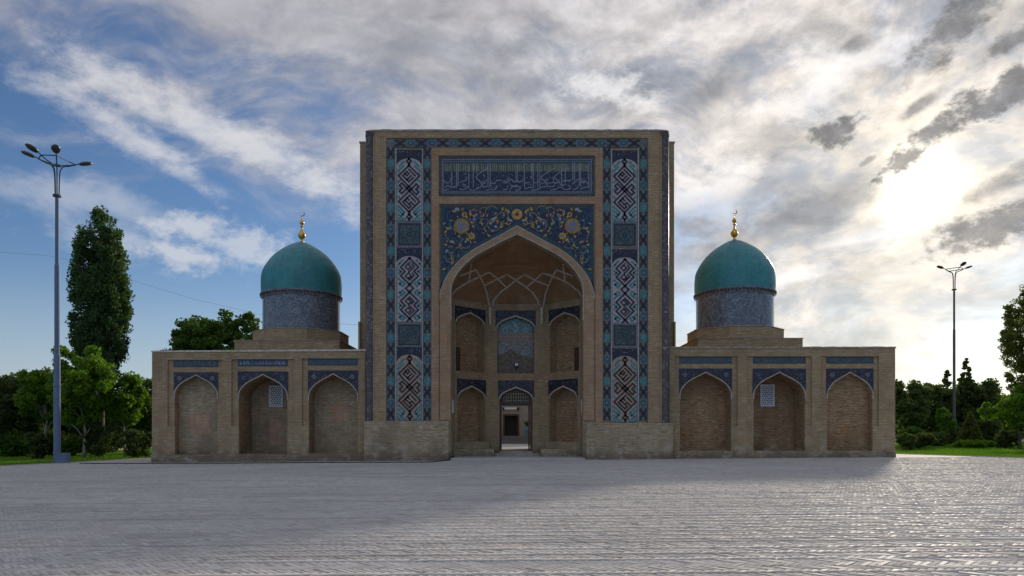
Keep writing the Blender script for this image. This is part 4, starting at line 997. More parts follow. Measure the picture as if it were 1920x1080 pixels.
# ------------------------------------------------------------------ the wings
DW = 36.5; DB = 36.6
def hex_lattice(mb, x0, x1, z0, z1, fn, cell, w, mi=0):
    h = cell * .866; r = 0; z = z0
    while z < z1 + cell:
        x = x0 - cell + (cell * .75 if r % 2 else 0)
        while x < x1 + cell:
            for a in (0, 60, 120):
                ca_, sa_ = math.cos(R(a)), math.sin(R(a)); p = (x, z); q = (x + ca_ * cell * .5, z + sa_ * cell * .5)
                ps = []
                for (u, v_) in (p, q): ps.append((min(max(u, x0), x1), min(max(v_, z0), z1)))
                if (ps[0][0] - ps[1][0]) ** 2 + (ps[0][1] - ps[1][1]) ** 2 > 1e-5: mb.strip(ps, w, fn, -.02, .02, mi, cap=.3)
            x += cell * 1.5 if False else cell
        z += h * .5; r += 1
def wing(x0, x1, ytop_l, ytop_r, ybase, bays, side):
    mb = MB(); z0 = -.4; f = pxf(DW)
    holes = []
    for b in bays:
        fx0, fx1 = b['frame']; nx0, nx1 = b['niche']; t = b['ftop']
        holes.append([(fx0, t), (fx1, t), (fx1, 798.5), (nx1, 798.5), (nx1, b['bot']), (nx0, b['bot']), (nx0, 798.5), (fx0, 798.5)])
    mb.plate([(x0, ytop_l + 3), (x1, ytop_r + 3), (x1, ybase + 16), (x0, ybase + 16)], holes, f, 0, .12, back=False)
    w = mb.build('wing', 'brick', bld)
    # solid wall behind, one slab per bay with an arched niche, then the body
    edges = [x0] + [(bays[i]['frame'][1] + bays[i + 1]['frame'][0]) / 2 for i in range(len(bays) - 1)] + [x1]
    fB = pxf(DB)
    for i, b in enumerate(bays):
        nx0, nx1 = b['niche']; arch = [(x, y) for x, y in arch_pts(nx0, nx1, b['spring'], b['apex'])]
        mb = MB(); e0, e1 = edges[i], edges[i + 1]
        mb.plate([(e0, ytop_l + 4), (e1, ytop_l + 4), (e1, ybase + 16), (e0, ybase + 16)], [[(nx0, b['bot'])] + arch + [(nx1, b['bot'])]], fB, 0, 2.1, 0, mi_side=1)
        mb.build('bay_wall', ['brick', 'brick_rough'], w)
        Dn = DB + b['depth']; xx0, xx1 = PX(nx0, DB) - .1, PX(nx1, DB) + .1
        mb = MB(); mb.box(xx0, xx1, Dn, Dn + .12, PZ(b['bot'], DB) - .2, PZ(b['apex'], DB) + .2); mb.build('niche_back', b.get('mat', 'brick_rough'), w)
        if 'infill' in b:
            p = b['infill']; mb = MB(); mb.plate(rect(*p), (), pxf(Dn), -.012, .02)
            mb.build('brick_infill', 'brick_infill', w)
        if 'window' in b:
            a0, a1, c0, c1 = b['window']; X0, X1, Z0, Z1 = PX(a0, Dn), PX(a1, Dn), PZ(c1, Dn), PZ(c0, Dn); fW = facade(Dn)
            mb = MB(); mb.strip([(X0 + .04, Z0 + .04), (X1 - .04, Z0 + .04), (X1 - .04, Z1 - .04), (X0 + .04, Z1 - .04)], .09, fW, -.07, .02, closed=True); win = mb.build('window', 'lattice_white', w)
            mb = MB(); nxc = 5; cw_ = (X1 - X0 - .1) / nxc; nz = int((Z1 - Z0) / (cw_ * .866)); ch = (Z1 - Z0 - .08) / nz
            hole = []
            for r_i in range(nz):
                for c_i in range(nxc + (0 if r_i % 2 == 0 else -1)):
                    cx = X0 + .05 + cw_ * (c_i + .5 + (.5 if r_i % 2 else 0)); cz = Z0 + .04 + ch * (r_i + .5)
                    hole.append([(cx + cw_ * .36 * math.cos(R(30 + 60 * k)), cz + cw_ * .36 * math.sin(R(30 + 60 * k))) for k in range(6)])
            mb.plate(rect(X0 + .03, X1 - .03, Z0 + .03, Z1 - .03), hole, fW, -.045, -.015); mb2 = mb
            lat = mb.build('lattice', 'lattice_white', w)
            mb = MB(); mb.plate(rect(X0 + .04, X1 - .04, Z0 + .04, Z1 - .04), (), fW, -.006, .01); mb.build('pane', 'glass_dark', w)
        # tiles
        sx0, sx1, st = b['spand']
        ap = arch_pts(nx0 - .6, nx1 + .6, b['spring'], b['apex'] - 2.2)
        mb = MB(); mb.plate(ap + [(sx1, b['spring']), (sx1, st), (sx0, st), (sx0, b['spring'])], (), fB, -.025, .02, 0)
        mb.strip([(sx0 + .7, b['spring'] - 1), (sx0 + .7, st + .7), (sx1 - .7, st + .7), (sx1 - .7, b['spring'] - 1)], 1.2, fB, -.030, .0, 3)
        for cx in (sx0 + 11, sx1 - 11):
            cy = st + 11.5
            for k in range(8): mb.disc(cx + 3.1 * math.cos(k * .785), cy + 3.1 * math.sin(k * .785), 1.25, fB, -.034, 0, b.get('rose', 1), 7)
            mb.disc(cx, cy, 1.6, fB, -.036, 0, 2, 8)
        rr = random.Random(int(nx0))
        for k in range(46):
            qx = rr.uniform(sx0 + 2, sx1 - 2); qy = rr.uniform(st + 2, b['spring'] - 4); xm = (nx0 + nx1) / 2; tt = abs(qx - xm) / ((nx1 - nx0) / 2)
            if qy < b['apex'] - 5 + (b['spring'] - b['apex']) * tt ** 1.7: mb.disc(qx, qy, rr.uniform(.5, .95), fB, -.030, 0, rr.choice((2, 4, 4)), 6)
        mb.build('spandrel_panel', ['spandrel_mosaic', 'glaze_lilac', 'glaze_teal', 'glaze_blue', 'glaze_mid'], w)
        mb = MB(); mb.strip([(nx0 - .4, b['spring'] + 10)] + arch_pts(nx0 - .2, nx1 + .2, b['spring'], b['apex'] - 1) + [(nx1 + .4, b['spring'] + 10)], 1.7, fB, -.05, .03, cap=0); mb.build('arch_rim', 'stone_trim', w)
        fx0, fx1, fy0, fy1 = b['frieze']
        mb = MB(); mb.plate(rect(fx0, fx1, fy0, fy1), (), fB, -.02, .02, 0)
        mb.strip([(fx0 + 1, fy0 + 1), (fx1 - 1, fy0 + 1), (fx1 - 1, fy1 - 1), (fx0 + 1, fy1 - 1)], 1.5, fB, -.028, 0, 1, closed=True)
        k = 0; qx = fx0 + 5
        while qx < fx1 - 4:
            mb.strip([(qx, fy0 + 3.4), (qx + rr.uniform(-1, 1), fy1 - 3.2)], rr.uniform(.8, 1.5), fB, -.026, 0, rr.choice((2, 2, 3, 4)), cap=0); qx += rr.uniform(2.2, 3.6)
        mb.strip([(fx0 + 3.4, fy1 - 4), (fx1 - 3.4, fy1 - 4)], .7, fB, -.028, 0, 2, cap=0)
        mb.build('frieze_panel', ['frieze_mosaic', 'glaze_blue', b.get('let', 'glaze_teal'), 'glaze_mid', 'glaze_blue'], w)
    X0, X1 = PX(x0, DW), PX(x1, DW); zr = PZ(ytop_l, DW) - .45
    mb = MB(); mb.box(X0 + .01, X1 - .01, DB + 2.08, 47, -.4, zr); mb.box(X0 + .01, X1 - .01, DB + .4, 47, zr, zr + .10)
    # parapet on the outer side
    if side < 0: mb.box(X0 + .01, X0 + .42, DB + 2.08, 47, zr, zr + .40)
    else: mb.box(X1 - .42, X1 - .01, DB + 2.08, 47, zr, zr + .40)
    mb.build('wing_body', 'roof_clay', w)
    mb = MB(); wj = random.Random(int(x0)); mb.plate([(lerp(x0 - 1, x1 + 1, i / 44), lerp(ytop_l, ytop_r, i / 44) + wj.uniform(-.45, .45)) for i in range(45)] + [(x1 + 1, ytop_r + 3), (x0 - 1, ytop_l + 3)], (), f, -.04, .6); mb.build('coping', 'coping_light' if side < 0 else 'coping', w)
    # ground course
    mb = MB(); mb.box(X0 - .01, X1 + .01, DW - .06, DW + .02, -.4, PZ(ybase - 13, DW)); mb.build('ground_course', 'brick_pale', w)
    return w
LB = [dict(frame=(314, 417.5), ftop=675, niche=(327.5, 408), bot=852, spring=738, apex=704, depth=.5, spand=(326, 409.5, 698), frieze=(326, 409.5, 675.6, 688), infill=(357, 395, 776, 815), mat='brick_pale'),
      dict(frame=(434, 552.5), ftop=673.5, niche=(447.5, 539), bot=851, spring=740, apex=703, depth=1.85, spand=(446, 540.5, 696.5), frieze=(446.5, 539.5, 674.2, 686.5), window=(505, 531, 723, 763), infill=(506, 528, 785, 834), rose=4, let='glaze_sky', mat='brick_pale'),
      dict(frame=(566, 676), ftop=672, niche=(579, 670.5), bot=849.5, spring=741, apex=702, depth=1.05, spand=(577.5, 671.5, 694.5), frieze=(577.5, 670.5, 672.6, 685), infill=(622, 652, 757, 790), mat='brick_pale')]
RB = [dict(frame=(1266, 1383), ftop=668, niche=(1275, 1371), bot=851, spring=738, apex=699, depth=.95, spand=(1273, 1372.5, 691), frieze=(1274, 1372, 669.6, 681.5)),
      dict(frame=(1401, 1522), ftop=668, niche=(1413, 1509.5), bot=851, spring=738, apex=699, depth=1.5, spand=(1411, 1511, 691), frieze=(1412, 1510.5, 669.6, 681.5), window=(1425, 1451.5, 721, 762), rose=4),
      dict(frame=(1540, 1648), ftop=668, niche=(1551, 1636), bot=851, spring=738, apex=699, depth=.4, spand=(1549, 1637.5, 691), frieze=(1549.5, 1637.5, 669.6, 681.5))]
wing(285, 685, 657.5, 655, 866, LB, -1)
wing(1255, 1678.5, 650, 650, 858, RB, 1)

# ------------------------------------------------------------------ the domes
def dome(px_, dz_):
    D = 41.0; x = PX(px_, D); c = (x, D, 0)
    prof = [(2.33, 9.60), (2.345, 9.80), (2.35, 10.02), (2.338, 10.44), (2.27, 10.87), (2.06, 11.28), (1.74, 11.72), (1.30, 12.13), (.66, 12.54), (.22, 12.73), (0.0, 12.79)]
    prof = catmull([(r * .978, z) for r, z in prof], 3); mb = MB(); mb.lathe([(r, z + dz_) for r, z in prof], c, 64)
    dm = mb.build('dome', 'dome_glaze', bld, smooth=True, origin=(x, D, 9.6 + dz_))
    mb = MB(); mb.lathe([(r, z + dz_) for r, z in ((2.2, 7.2), (2.2, 9.30))], c, 64); mb.build('drum', 'drum_mosaic', dm, smooth=True)
    mb = MB(); mb.lathe([(r, z + dz_) for r, z in ((2.18, 9.24), (2.22, 9.26), (2.26, 9.32), (2.33, 9.48), (2.35, 9.50), (2.35, 9.56), (2.29, 9.60), (2.25, 9.61))], c, 64)
    for i in range(72):
        a = 2 * math.pi * i / 72; u = Vector((math.cos(a), math.sin(a), 0)); t = Vector((-u.y, u.x, 0)) * .055
        vs2 = []
        for rr_, z in ((2.22, 9.36), (2.32, 9.38), (2.345, 9.47), (2.26, 9.47)):
            for sgn in (-1, 1): q = Vector((x, D, z + dz_)) + u * rr_ + t * sgn; vs2.append(q)
        mb.add(vs2, [(0, 1, 3, 2), (2, 3, 5, 4), (0, 2, 4, 6), (1, 7, 5, 3)], 1)
    mb.build('cornice', ['drum_mosaic', 'wood_dark'], dm)
    ap = 2.52; v8 = [(ap / math.cos(math.pi / 8) * math.cos(R(22.5 + 45 * i)), ap / math.cos(math.pi / 8) * math.sin(R(22.5 + 45 * i))) for i in range(8)]
    mb = MB(); mb.plate([(x + a, D + b) for a, b in v8], (), lambda a, b, dd: (a, b, 7.30 + dz_ - dd), 0, .9); mb.build('octagonal_base', 'brick', dm)
    mb = MB(); mb.plate([(x + a * 1.012, D + b * 1.012) for a, b in v8], (), lambda a, b, dd: (a, b, 7.345 + dz_ - dd), 0, .045); mb.build('base_coping', 'coping', dm)
    mb = MB(); mb.box(x - 2.9, x + 2.9, D - 2.72, D + 2.72, 5.2, 6.58 + dz_); mb.box(x - 2.94, x + 2.94, D - 2.76, D + 2.76, 6.58 + dz_, 6.62 + dz_, 1); mb.build('square_base', ['brick', 'coping'], dm)
    mb = MB(); fz = 12.74 + dz_
    fp = [(.10, 0), (.13, .04), (.07, .10), (.06, .16), (.12, .22), (.20, .32), (.225, .42), (.20, .52), (.13, .60), (.08, .70), (.05, .82), (.045, .90), (.10, .94), (.10, .97), (.045, 1.0), (.05, 1.03), (.115, 1.10), (.135, 1.17), (.11, 1.25), (.05, 1.31), (.03, 1.40), (.022, 1.55), (0.0, 1.56)]
    mb.lathe(fp, (x, D, fz), 20); mb.build('finial', 'gold', dm, smooth=True)
    mb = MB(); pts = []; rad = []
    for i in range(15):
        t = i / 14; a = R(lerp(200, 430, t)); pts.append((x + .02 + .13 * math.cos(a) * 1.0, D, fz + 1.70 + .13 * math.sin(a))); rad.append(.008 + .028 * math.sin(math.pi * t))
    mb.tube(pts, rad, 6); mb.build('crescent', 'gold', dm)
dome(566, 0.0); dome(1377, 0.12)

# ------------------------------------------------------------------ small things on and around the building
mb = MB(); x, z = PX(968.5, DC - .2), PZ(690, DC - .2)
fl_o = tag(empty('floodlight', (x, DC - .05, z)), 'small black floodlight with white lens on the ledge above the doorway', 'floodlight')
mb.box(x - .13, x + .13, DC - .28, DC - .08, z + .02, z + .30); mb.build('housing', 'rubber', fl_o)
mb = MB(); mb.box(x - .09, x + .09, DC - .295, DC - .28, z + .12, z + .27); mb.build('lens', 'white_paint', fl_o)
mb = MB(); mb.box(x - .03, x + .03, DC - .2, DC + .0, z - .12, z + .02); mb.build('bracket', 'rubber', fl_o)
for s, nm in ((-1, 'narrow white framed notice board on the left inner wall of the arch'), (1, 'narrow white framed notice board on the right inner wall of the arch')):
    D = 37.3; xw = XC + s * 3.5; z0, z1 = PZ(774, D), PZ(751, D)
    e = tag(empty('notice_board', (xw, D, z0)), nm, 'notice board', 'white framed notice boards inside the arch')
    mb = MB(); fn = lambda a, b, dd: (xw - s * dd, a, b); mb.strip([(D - .3, z0), (D + .3, z0), (D + .3, z1), (D - .3, z1)], .06, fn, .05, .0, closed=True); mb.build('frame', 'white_paint', e)
    mb = MB(); mb.plate(rect(D - .3, D + .3, z0, z1), (), fn, .02, .0); mb.build('panel', 'stone_trim', e)
D = 63.95; z = PZ(766, D)
e = tag(empty('wall_light', (PX(957, D), D, z)), 'white tube light above the dark door across the courtyard', 'light')
mb = MB(); mb.box(PX(946, D), PX(969, D), D - .16, D - .02, z - .08, z + .10); mb.build('tube', 'white_paint', e)
mb = MB(); mb.box(PX(942.5, D), PX(945.6, D), D - .2, D, z - .14, z + .08); mb.box(PX(969.4, D), PX(973.5, D), D - .2, D, z - .14, z + .08); mb.build('bracket', 'rubber', e)
D = 63.3; x = PX(988, D); zf = 1.15
e = tag(empty('painted_vase', (x, D, zf)), 'tall turquoise painted vase with dried plant by the courtyard wall', 'vase')
mb = MB(); mb.lathe([(0, 0), (.15, 0), (.17, .05), (.10, .12), (.16, .34), (.20, .52), (.16, .66), (.10, .76), (.15, .86), (.12, .86)], (x, D, zf), 16); mb.build('vase_body', 'glaze_turq', e, smooth=True)
mb = MB(); rr = random.Random(3)
for i in range(26):
    a = rr.uniform(0, 6.28); q = rr.uniform(.1, .42); mb.tube([(x, D, zf + .8), (x + q * .5 * math.cos(a), D + q * .5 * math.sin(a), zf + 1.05), (x + q * math.cos(a), D + q * math.sin(a), zf + rr.uniform(1.1, 1.4))], [.012, .012, .03], 4)
mb.build('plant', 'leaf_dark', e)
# black cable on the paving along the foot of the walls
mb = MB(); pts = []
for px_, py_ in ((150, 869.2), (285, 869.2), (400, 869), (520, 868.2), (640, 867.4), (760, 867), (808, 866.4), (828, 864.2), (838, 860.8)):
    X_ = PX(px_, 35.8); D = (EYE - gz(X_) - .02) * F / (py_ - HZ); D = min(D, 35.85); X_ = PX(px_, D); pts.append((X_, D, gz(X_) + .024))
pts += [(PX(842, 35.8) + .02, 35.84, .1), (PX(843.5, 35.9), 35.93, .225), (XC - 3.42, 36.9, .23), (XC - 3.44, 37.8, .24)]
mb.tube(catmull(pts, 3), .028, 6); tag(mb.build('cable', 'rubber'), 'black cable lying along the foot of the left wing and turning into the arch', 'cable')

# ------------------------------------------------------------------ street lamps
def street_lamp(x, D, H, label, angles, cabinet, paint='lamp_paint', th=1.0):
    z0 = gz(x); e = tag(empty('street_lamp', (x, D, z0)), label, 'street lamp', 'tall lamp masts')
    hp = H * .845
    mb = MB(); k = H / 17.0
    mb.lathe([(r * th, z) for r, z in [(.19, 0), (.19, 4.1 * k), (.21, 4.12 * k), (.21, 4.25 * k), (.185, 4.28 * k), (.18, 5.8 * k), (.145, 5.9 * k), (.14, 10.6 * k), (.11, 10.7 * k), (.105, hp), (0, hp)]], (x, D, z0), 16); mb.build('pole', paint, e, smooth=False)
    mb = MB(); mb.lathe([(0, 0), (.2, 0), (.2, .1), (0, .1)], (x, D, z0 + hp - .06), 12); mb.build('collar', 'lamp_dark', e)
    ztop = z0 + H - .75; ring = []; rr0 = .86 * k
    for a, hd in angles:
        u = Vector((math.sin(R(a)), -math.cos(R(a)), 0))
        c0 = Vector((x, D, z0 + hp))
        pts = [c0 + u * .09, c0 + u * .12 + Vector((0, 0, 1.2 * k)), c0 + u * .26 + Vector((0, 0, 1.6 * k)), Vector((x, D, ztop)) + u * rr0 * .62 + Vector((0, 0, -.16)), Vector((x, D, ztop)) + u * rr0]
        mb = MB(); mb.tube(catmull(pts, 3), .032, 6)
        if hd: mb.tube([Vector((x, D, ztop)) + u * rr0, Vector((x, D, ztop + .14)) + u * (rr0 + .22)], .03, 6)
        mb.build('arm', 'lamp_dark', e); ring.append(Vector((x, D, ztop)) + u * rr0)
        if hd:
            o = Vector((x, D, ztop + .18)) + u * (rr0 + .46); t = Vector((-u.y, u.x, 0)); mb = MB(); n = 12; rows = [(.0, .10), (.7, .08), (1, 0), (.8, -.07), (0, -.10)]; vs2 = []
            for r_i, z_i in rows:
                for i in range(n):
                    a2 = 2 * math.pi * i / n; q = o + u * (.34 * r_i * math.cos(a2)) + t * (.22 * r_i * math.sin(a2)) + Vector((0, 0, z_i + .10 * r_i * math.cos(a2))); vs2.append(q)
            mb.add(vs2, [(j * n + i, j * n + (i + 1) % n, (j + 1) * n + (i + 1) % n, (j + 1) * n + i) for j in range(2) for i in range(n)], 0)
            mb.add(vs2[2 * n:], [(j * n + i, j * n + (i + 1) % n, (j + 1) * n + (i + 1) % n, (j + 1) * n + i) for j in range(2) for i in range(n)], 1)
            mb.build('lamp_head', ['lamp_dark', 'lamp_glass'], e, smooth=True)
    ring.append(ring[0]); pts = []
    for i in range(len(ring) - 1):
        for j in range(4):
            q = ring[i].lerp(ring[i + 1], j / 4); w_ = Vector((q.x - x, q.y - D, 0)); f_ = 1 + .0 * j; pts.append(q)
    pts.append(ring[0]); mb = MB(); mb.tube(pts, .03, 6); mb.build('ring', 'lamp_dark', e)
    if cabinet:
        mb = MB(); mb.box(x - .04, x + .60, D - .24, D + .16, z0, z0 + .50); mb.box(x - .06, x + .62, D - .26, D + .18, z0 + .50, z0 + .54); mb.build('cabinet', 'lamp_paint', e)
street_lamp(PX(107, 36.6), 36.6, 16.7, 'tall blue grey lamp mast with five heads beside the left lawn', [(31, 1), (-22, 1), (-71, 1), (-147, 1), (132, 1)], True, th=.88)
street_lamp(PX(1789, 64), 64, 16.9, 'distant lamp mast rising out of the trees on the right', [(0, 1), (-88, 1), (180, 0), (88, 1)], True, 'lamp_backlit', .8)
mb = MB(); pts = []
for px_, py_, D in ((-80, 470, 58), (0, 473, 58), (60, 477, 58), (110, 482, 58), (240, 523, 56), (360, 560, 55), (490, 590, 54), (640, 607, 53), (720, 612, 52)): pts.append((PX(px_, D), D, PZ(py_, D)))
mb.tube(pts, .010, 4); tag(mb.build('overhead_wire', 'lamp_paint'), 'thin overhead wire sagging behind the poplar towards the left dome', 'wire')

# ------------------------------------------------------------------ vegetation
def leaf_cloud(cent, size, rnd, flat=0.0, aspect=1.6):
    """one rhombic leaf per centre -> vertices, quads"""
    n = len(cent)
    nrm = rnd.normal(size=(n, 3)); nrm[:, 2] += flat; nrm /= np.linalg.norm(nrm, axis=1)[:, None]
    t = rnd.normal(size=(n, 3)); t -= nrm * (t * nrm).sum(1)[:, None]; t /= np.linalg.norm(t, axis=1)[:, None]
    b = np.cross(nrm, t); s = size * rnd.uniform(.6, 1.35, n)[:, None]
    V = np.stack([cent - t * s * .5 * aspect, cent + b * s * .5 + nrm * s * .12, cent + t * s * .5 * aspect, cent - b * s * .5 + nrm * s * .12], 1).reshape(-1, 3)
    return V, (np.arange(n)[:, None] * 4 + np.arange(4)[None])
def crown_points(c, rad, nclump, per, cr, rnd, shape='ellipsoid', hollow=.5, squash=.75):
    cl = []; lobes = rnd.normal(size=(11, 3)); lobes /= np.linalg.norm(lobes, axis=1)[:, None]
    while len(cl) < nclump:
        q = rnd.uniform(-1.2, 1.2, 3) if shape == 'ellipsoid' else rnd.uniform(-1, 1, 3)
        if shape == 'ellipsoid':
            r = np.linalg.norm(q)
            lim = .68 + .48 * max(0, (lobes @ (q / max(r, 1e-6))).max()) ** 7
            if r > lim or rnd.random() > hollow * .7 + (1 - hollow * .7) * (r / lim) ** 2: continue
        elif shape == 'poplar':
            t = (q[2] + 1) / 2; lim = (min(1, (t / .10) ** .5) * .62 + .38 * math.sin(math.pi * min(1, t * 1.0)) if t < .6 else .95 * (1 - ((t - .6) / .4) ** 2.2 * .80)); rr_ = math.hypot(q[0], q[1])
            if rr_ > lim or rnd.random() > .35 + .65 * (rr_ / max(lim, .05)) ** 2: continue
        elif shape == 'cone':
            t = (q[2] + 1) / 2; lim = (1 - t) ** .85 * (1 if t > .1 else .75 + 2.5 * t)
            if rnd.random() > .25 + .75 * (1 - t): continue
            th_ = rnd.uniform(0, 6.283); rr_ = lim * rnd.uniform(.45, 1.0) ** .7; q[0] = rr_ * math.cos(th_); q[1] = rr_ * math.sin(th_)
        cl.append(q)
    cl = np.array(cl) * np.array(rad) + np.array(c)
    cr_ = cr * rnd.uniform(.6, 1.3, nclump)
    if shape == 'cone': cr_ *= 1 - .65 * ((cl[:, 2] - c[2]) / rad[2] + 1) / 2
    off = rnd.normal(size=(nclump, per, 3)); off /= np.linalg.norm(off, axis=2)[..., None]; off *= (rnd.random((nclump, per, 1)) ** .45)
    off *= cr_[:, None, None]; off[..., 2] *= squash
    return cl, (cl[:, None] + off).reshape(-1, 3)
def tree(name, label, cat, px_, D, ztop, crown_z, rad, nclump, per, cr, leaf, mat, bark='bark', trunk=.16, seed=1, shape='ellipsoid', group=None, dx=0.0, flat=.3, squash=.75, limbs=14, hollow=.5, stems=1):
    rnd = np.random.default_rng(seed); x = PX(px_, D); zg = gz(x) - .02
    if nclump < 400: nclump = int(nclump * 1.55); per = int(per * 1.2); leaf *= .74; cr *= .86
    e = tag(empty(name, (x, D, zg)), label, cat, group)
    c = (x + dx, D, zg + crown_z)
    cl, pts = crown_points(c, rad, nclump, per, cr, rnd, shape, hollow, squash)
    pts = pts[pts[:, 2] > zg + .05]
    V, Q = leaf_cloud(pts, leaf, rnd, flat); quad_mesh('crown', V, Q, mat, e)
    top = c[2] + rad[2] * (.7 if shape != 'ellipsoid' else .35)
    mb = MB()
    for s_i in range(stems):
        bx_ = x + (rnd.uniform(-.25, .25) if stems > 1 else 0)
        n = 6; P = [Vector((lerp(bx_, c[0], (i / n) ** 1.5) + (rnd.normal() * .06 if 0 < i else 0), D + (rnd.normal() * .06 if 0 < i else 0), lerp(zg, top, i / n))) for i in range(n + 1)]
        mb.tube(P, [trunk * (1.25 if i == 0 else 1 - .8 * i / n) for i in range(n + 1)], 8)
    mb.build('trunk', bark, e, smooth=True)
    pick = rnd.choice(len(cl), min(limbs, len(cl)), replace=False); mb = MB()
    for i in pick:
        q = Vector(cl[i]); t = min(.92, max(.22, (q.z - zg) / (top - zg) - .25)); k = t * n; j = min(int(k), n - 1); s = P[j].lerp(P[j + 1], k - j)
        mid = s.lerp(q, .5) + Vector((rnd.normal() * .12, rnd.normal() * .12, .12))
        mb.tube([s, mid, q], [trunk * .42 * (1 - t * .5), trunk * .25, .015], 5)
    if len(pick): mb.build('limb', bark, e, smooth=True)
    return e
GL = 'trees in the garden on the left'; GR = 'trees in the park on the right'
tree('poplar_tree', 'tall dark columnar poplar rising behind the left lamp mast', 'tree', 188, 50, 18, 11.3, (1.85, 1.85, 6.5), 600, 100, .40, .125, 'leaf_poplar', trunk=.3, seed=3, shape='poplar', squash=1.25, limbs=24, flat=0)
tree('broadleaf_tree', 'bright green broadleaf tree with pale slim trunk below the poplar', 'tree', 157, 43, 7.2, 4.55, (2.4, 1.9, 2.15), 80, 95, .50, .2, 'leaf_bright', 'bark_pale', .10, 4, group=GL)
tree('broadleaf_tree', 'small bright green tree showing just left of the lamp mast', 'tree', 86, 46, 6.4, 4.1, (1.3, 1.5, 1.9), 46, 90, .5, .2, 'leaf_bright', 'bark_pale', .09, 5, group=GL)
tree('broadleaf_tree', 'yellow green slim tree with white trunk close to the left wing', 'tree', 234, 44, 5.6, 3.75, (1.15, 1.2, 1.5), 42, 85, .45, .18, 'leaf_bright', 'bark_pale', .08, 6, group=GL)
tree('dark_tree', 'big dark feathery tree at the left edge of the picture', 'tree', 38, 47, 6.5, 3.5, (2.5, 2.2, 2.9), 120, 90, .6, .2, 'leaf_dark', 'bark', .16, 7, group=GL, flat=0)
tree('dark_tree', 'dark weeping tree with bare twigs beside the left wing', 'tree', 268, 47, 5.4, 3.0, (1.7, 1.5, 2.0), 70, 80, .5, .18, 'leaf_mid', 'bark', .12, 8, group=GL, squash=1.1)
tree('dark_tree', 'dark tree half hidden behind the bright trees on the left', 'tree', 120, 56, 6.6, 3.4, (3.6, 2, 3.0), 110, 80, .7, .24, 'leaf_dark', 'bark', .18, 9, group=GL)
tree('dark_tree', 'low dark tree filling the gap left of the wing', 'tree', 215, 58, 6.0, 3.0, (3.4, 2, 2.6), 100, 80, .7, .24, 'leaf_dark', 'bark', .18, 10, group=GL)
tree('broadleaf_tree', 'wide green tree showing above the roof of the left wing', 'tree', 404, 56, 11.3, 7.7, (4.2, 3.0, 3.7), 210, 95, .66, .23, 'leaf_mid', 'bark', .25, 17, limbs=40, hollow=.9)
tree('broadleaf_tree', 'far green treetop peeping between the left dome base and portal', 'tree', 664, 70, 9.0, 6.6, (2.0, 1.5, 2.2), 40, 60, .6, .26, 'leaf_dark', 'bark', .2, 12, limbs=5)
# shrubs
def shrub(px_, D, r, h, mat, label, seed, shape='ellipsoid', leaf=.12, n=40, per=70, name='shrub', group=None, stem=.05, lift=.0, ck=.32):
    return tree(name, label, 'shrub', px_, D, h, h * .52 + lift, (r, r, h * .5), n, per, r * ck, leaf, mat, 'bark', stem, seed, shape, group, limbs=6)
SL = 'clipped shrubs on the left lawn'; SR = 'clipped shrubs on the right lawn'
shrub(70, 41.5, .62, 1.75, 'leaf_dark', 'small rounded dark shrub on the left lawn near the mast', 21, group=SL)
shrub(193, 43.5, 1.05, 2.3, 'leaf_dark', 'broad very dark shrub behind the pale slim trunk', 22, group=SL)
shrub(140, 46, .8, 1.3, 'leaf_mid', 'low green shrub in front of the beige wall', 23, group=SL)
shrub(262, 43, .95, 1.9, 'leaf_dark', 'dark shrub tucked against the end of the left wing', 24, group=SL)
shrub(18, 46, 1.6, 1.6, 'leaf_mid', 'wide low hedge like shrub at the left picture edge', 25, group=SL, n=60)
shrub(104, 48, 1.4, 1.5, 'leaf_dark', 'low dark shrub behind the foot of the lamp mast', 26, group=SL, n=60)
# right park
tree('park_tree', 'dark round tree next to the right end of the building', 'tree', 1702, 62, 5.6, 3.7, (2.3, 2, 2.1), 85, 85, .6, .22, 'leaf_park', 'bark', .16, 31, group=GR)
tree('park_tree', 'dark bushy tree second from the right wing', 'tree', 1745, 66, 5.6, 3.6, (2.6, 2, 2.2), 90, 85, .6, .22, 'leaf_park', 'bark', .16, 32, group=GR)
tree('conifer', 'tall ragged conifer directly behind the distant lamp mast', 'tree', 1776, 67, 7.4, 3.5, (2.2, 2, 3.6), 140, 70, .45, .18, 'leaf_park', 'bark', .16, 33, shape='cone', group=GR, squash=.6)
tree('conifer', 'pointed dark conifer just right of the distant lamp mast', 'tree', 1812, 66, 7.6, 3.9, (2.1, 2, 4.2), 150, 70, .42, .18, 'leaf_park', 'bark', .16, 34, shape='cone', group=GR, squash=.6)
tree('park_tree', 'dark leafy tree between the conifers and the right edge', 'tree', 1842, 66, 6.0, 3.7, (2.4, 2, 2.2), 90, 80, .6, .22, 'leaf_park', 'bark', .16, 35, group=GR)
tree('park_tree', 'far low tree behind the clipped cone', 'tree', 1868, 78, 5.0, 3.3, (3.0, 2, 2.1), 80, 80, .65, .25, 'leaf_mid', 'bark', .16, 36, group=GR)
tree('park_tree', 'tall loose airy tree at the right edge of the picture', 'tree', 1930, 47, 12, 7.0, (2.3, 2.0, 3.7), 260, 60, .36, .13, 'leaf_cone', 'bark', .2, 37, group=GR, limbs=60, hollow=.25)
tree('park_tree', 'bright green drooping tree under the airy tree at the right edge', 'tree', 1912, 46, 4.2, 2.6, (1.9, 1.6, 1.6), 60, 80, .5, .17, 'leaf_bright', 'bark', .1, 38, group=GR)
tree('park_tree', 'young tree with yellow green leaves left of the far lamp mast', 'tree', 1772, 58, 3.4, 2.2, (.7, .7, 1.1), 22, 60, .32, .16, 'leaf_bright', 'bark', .05, 39, group=GR)
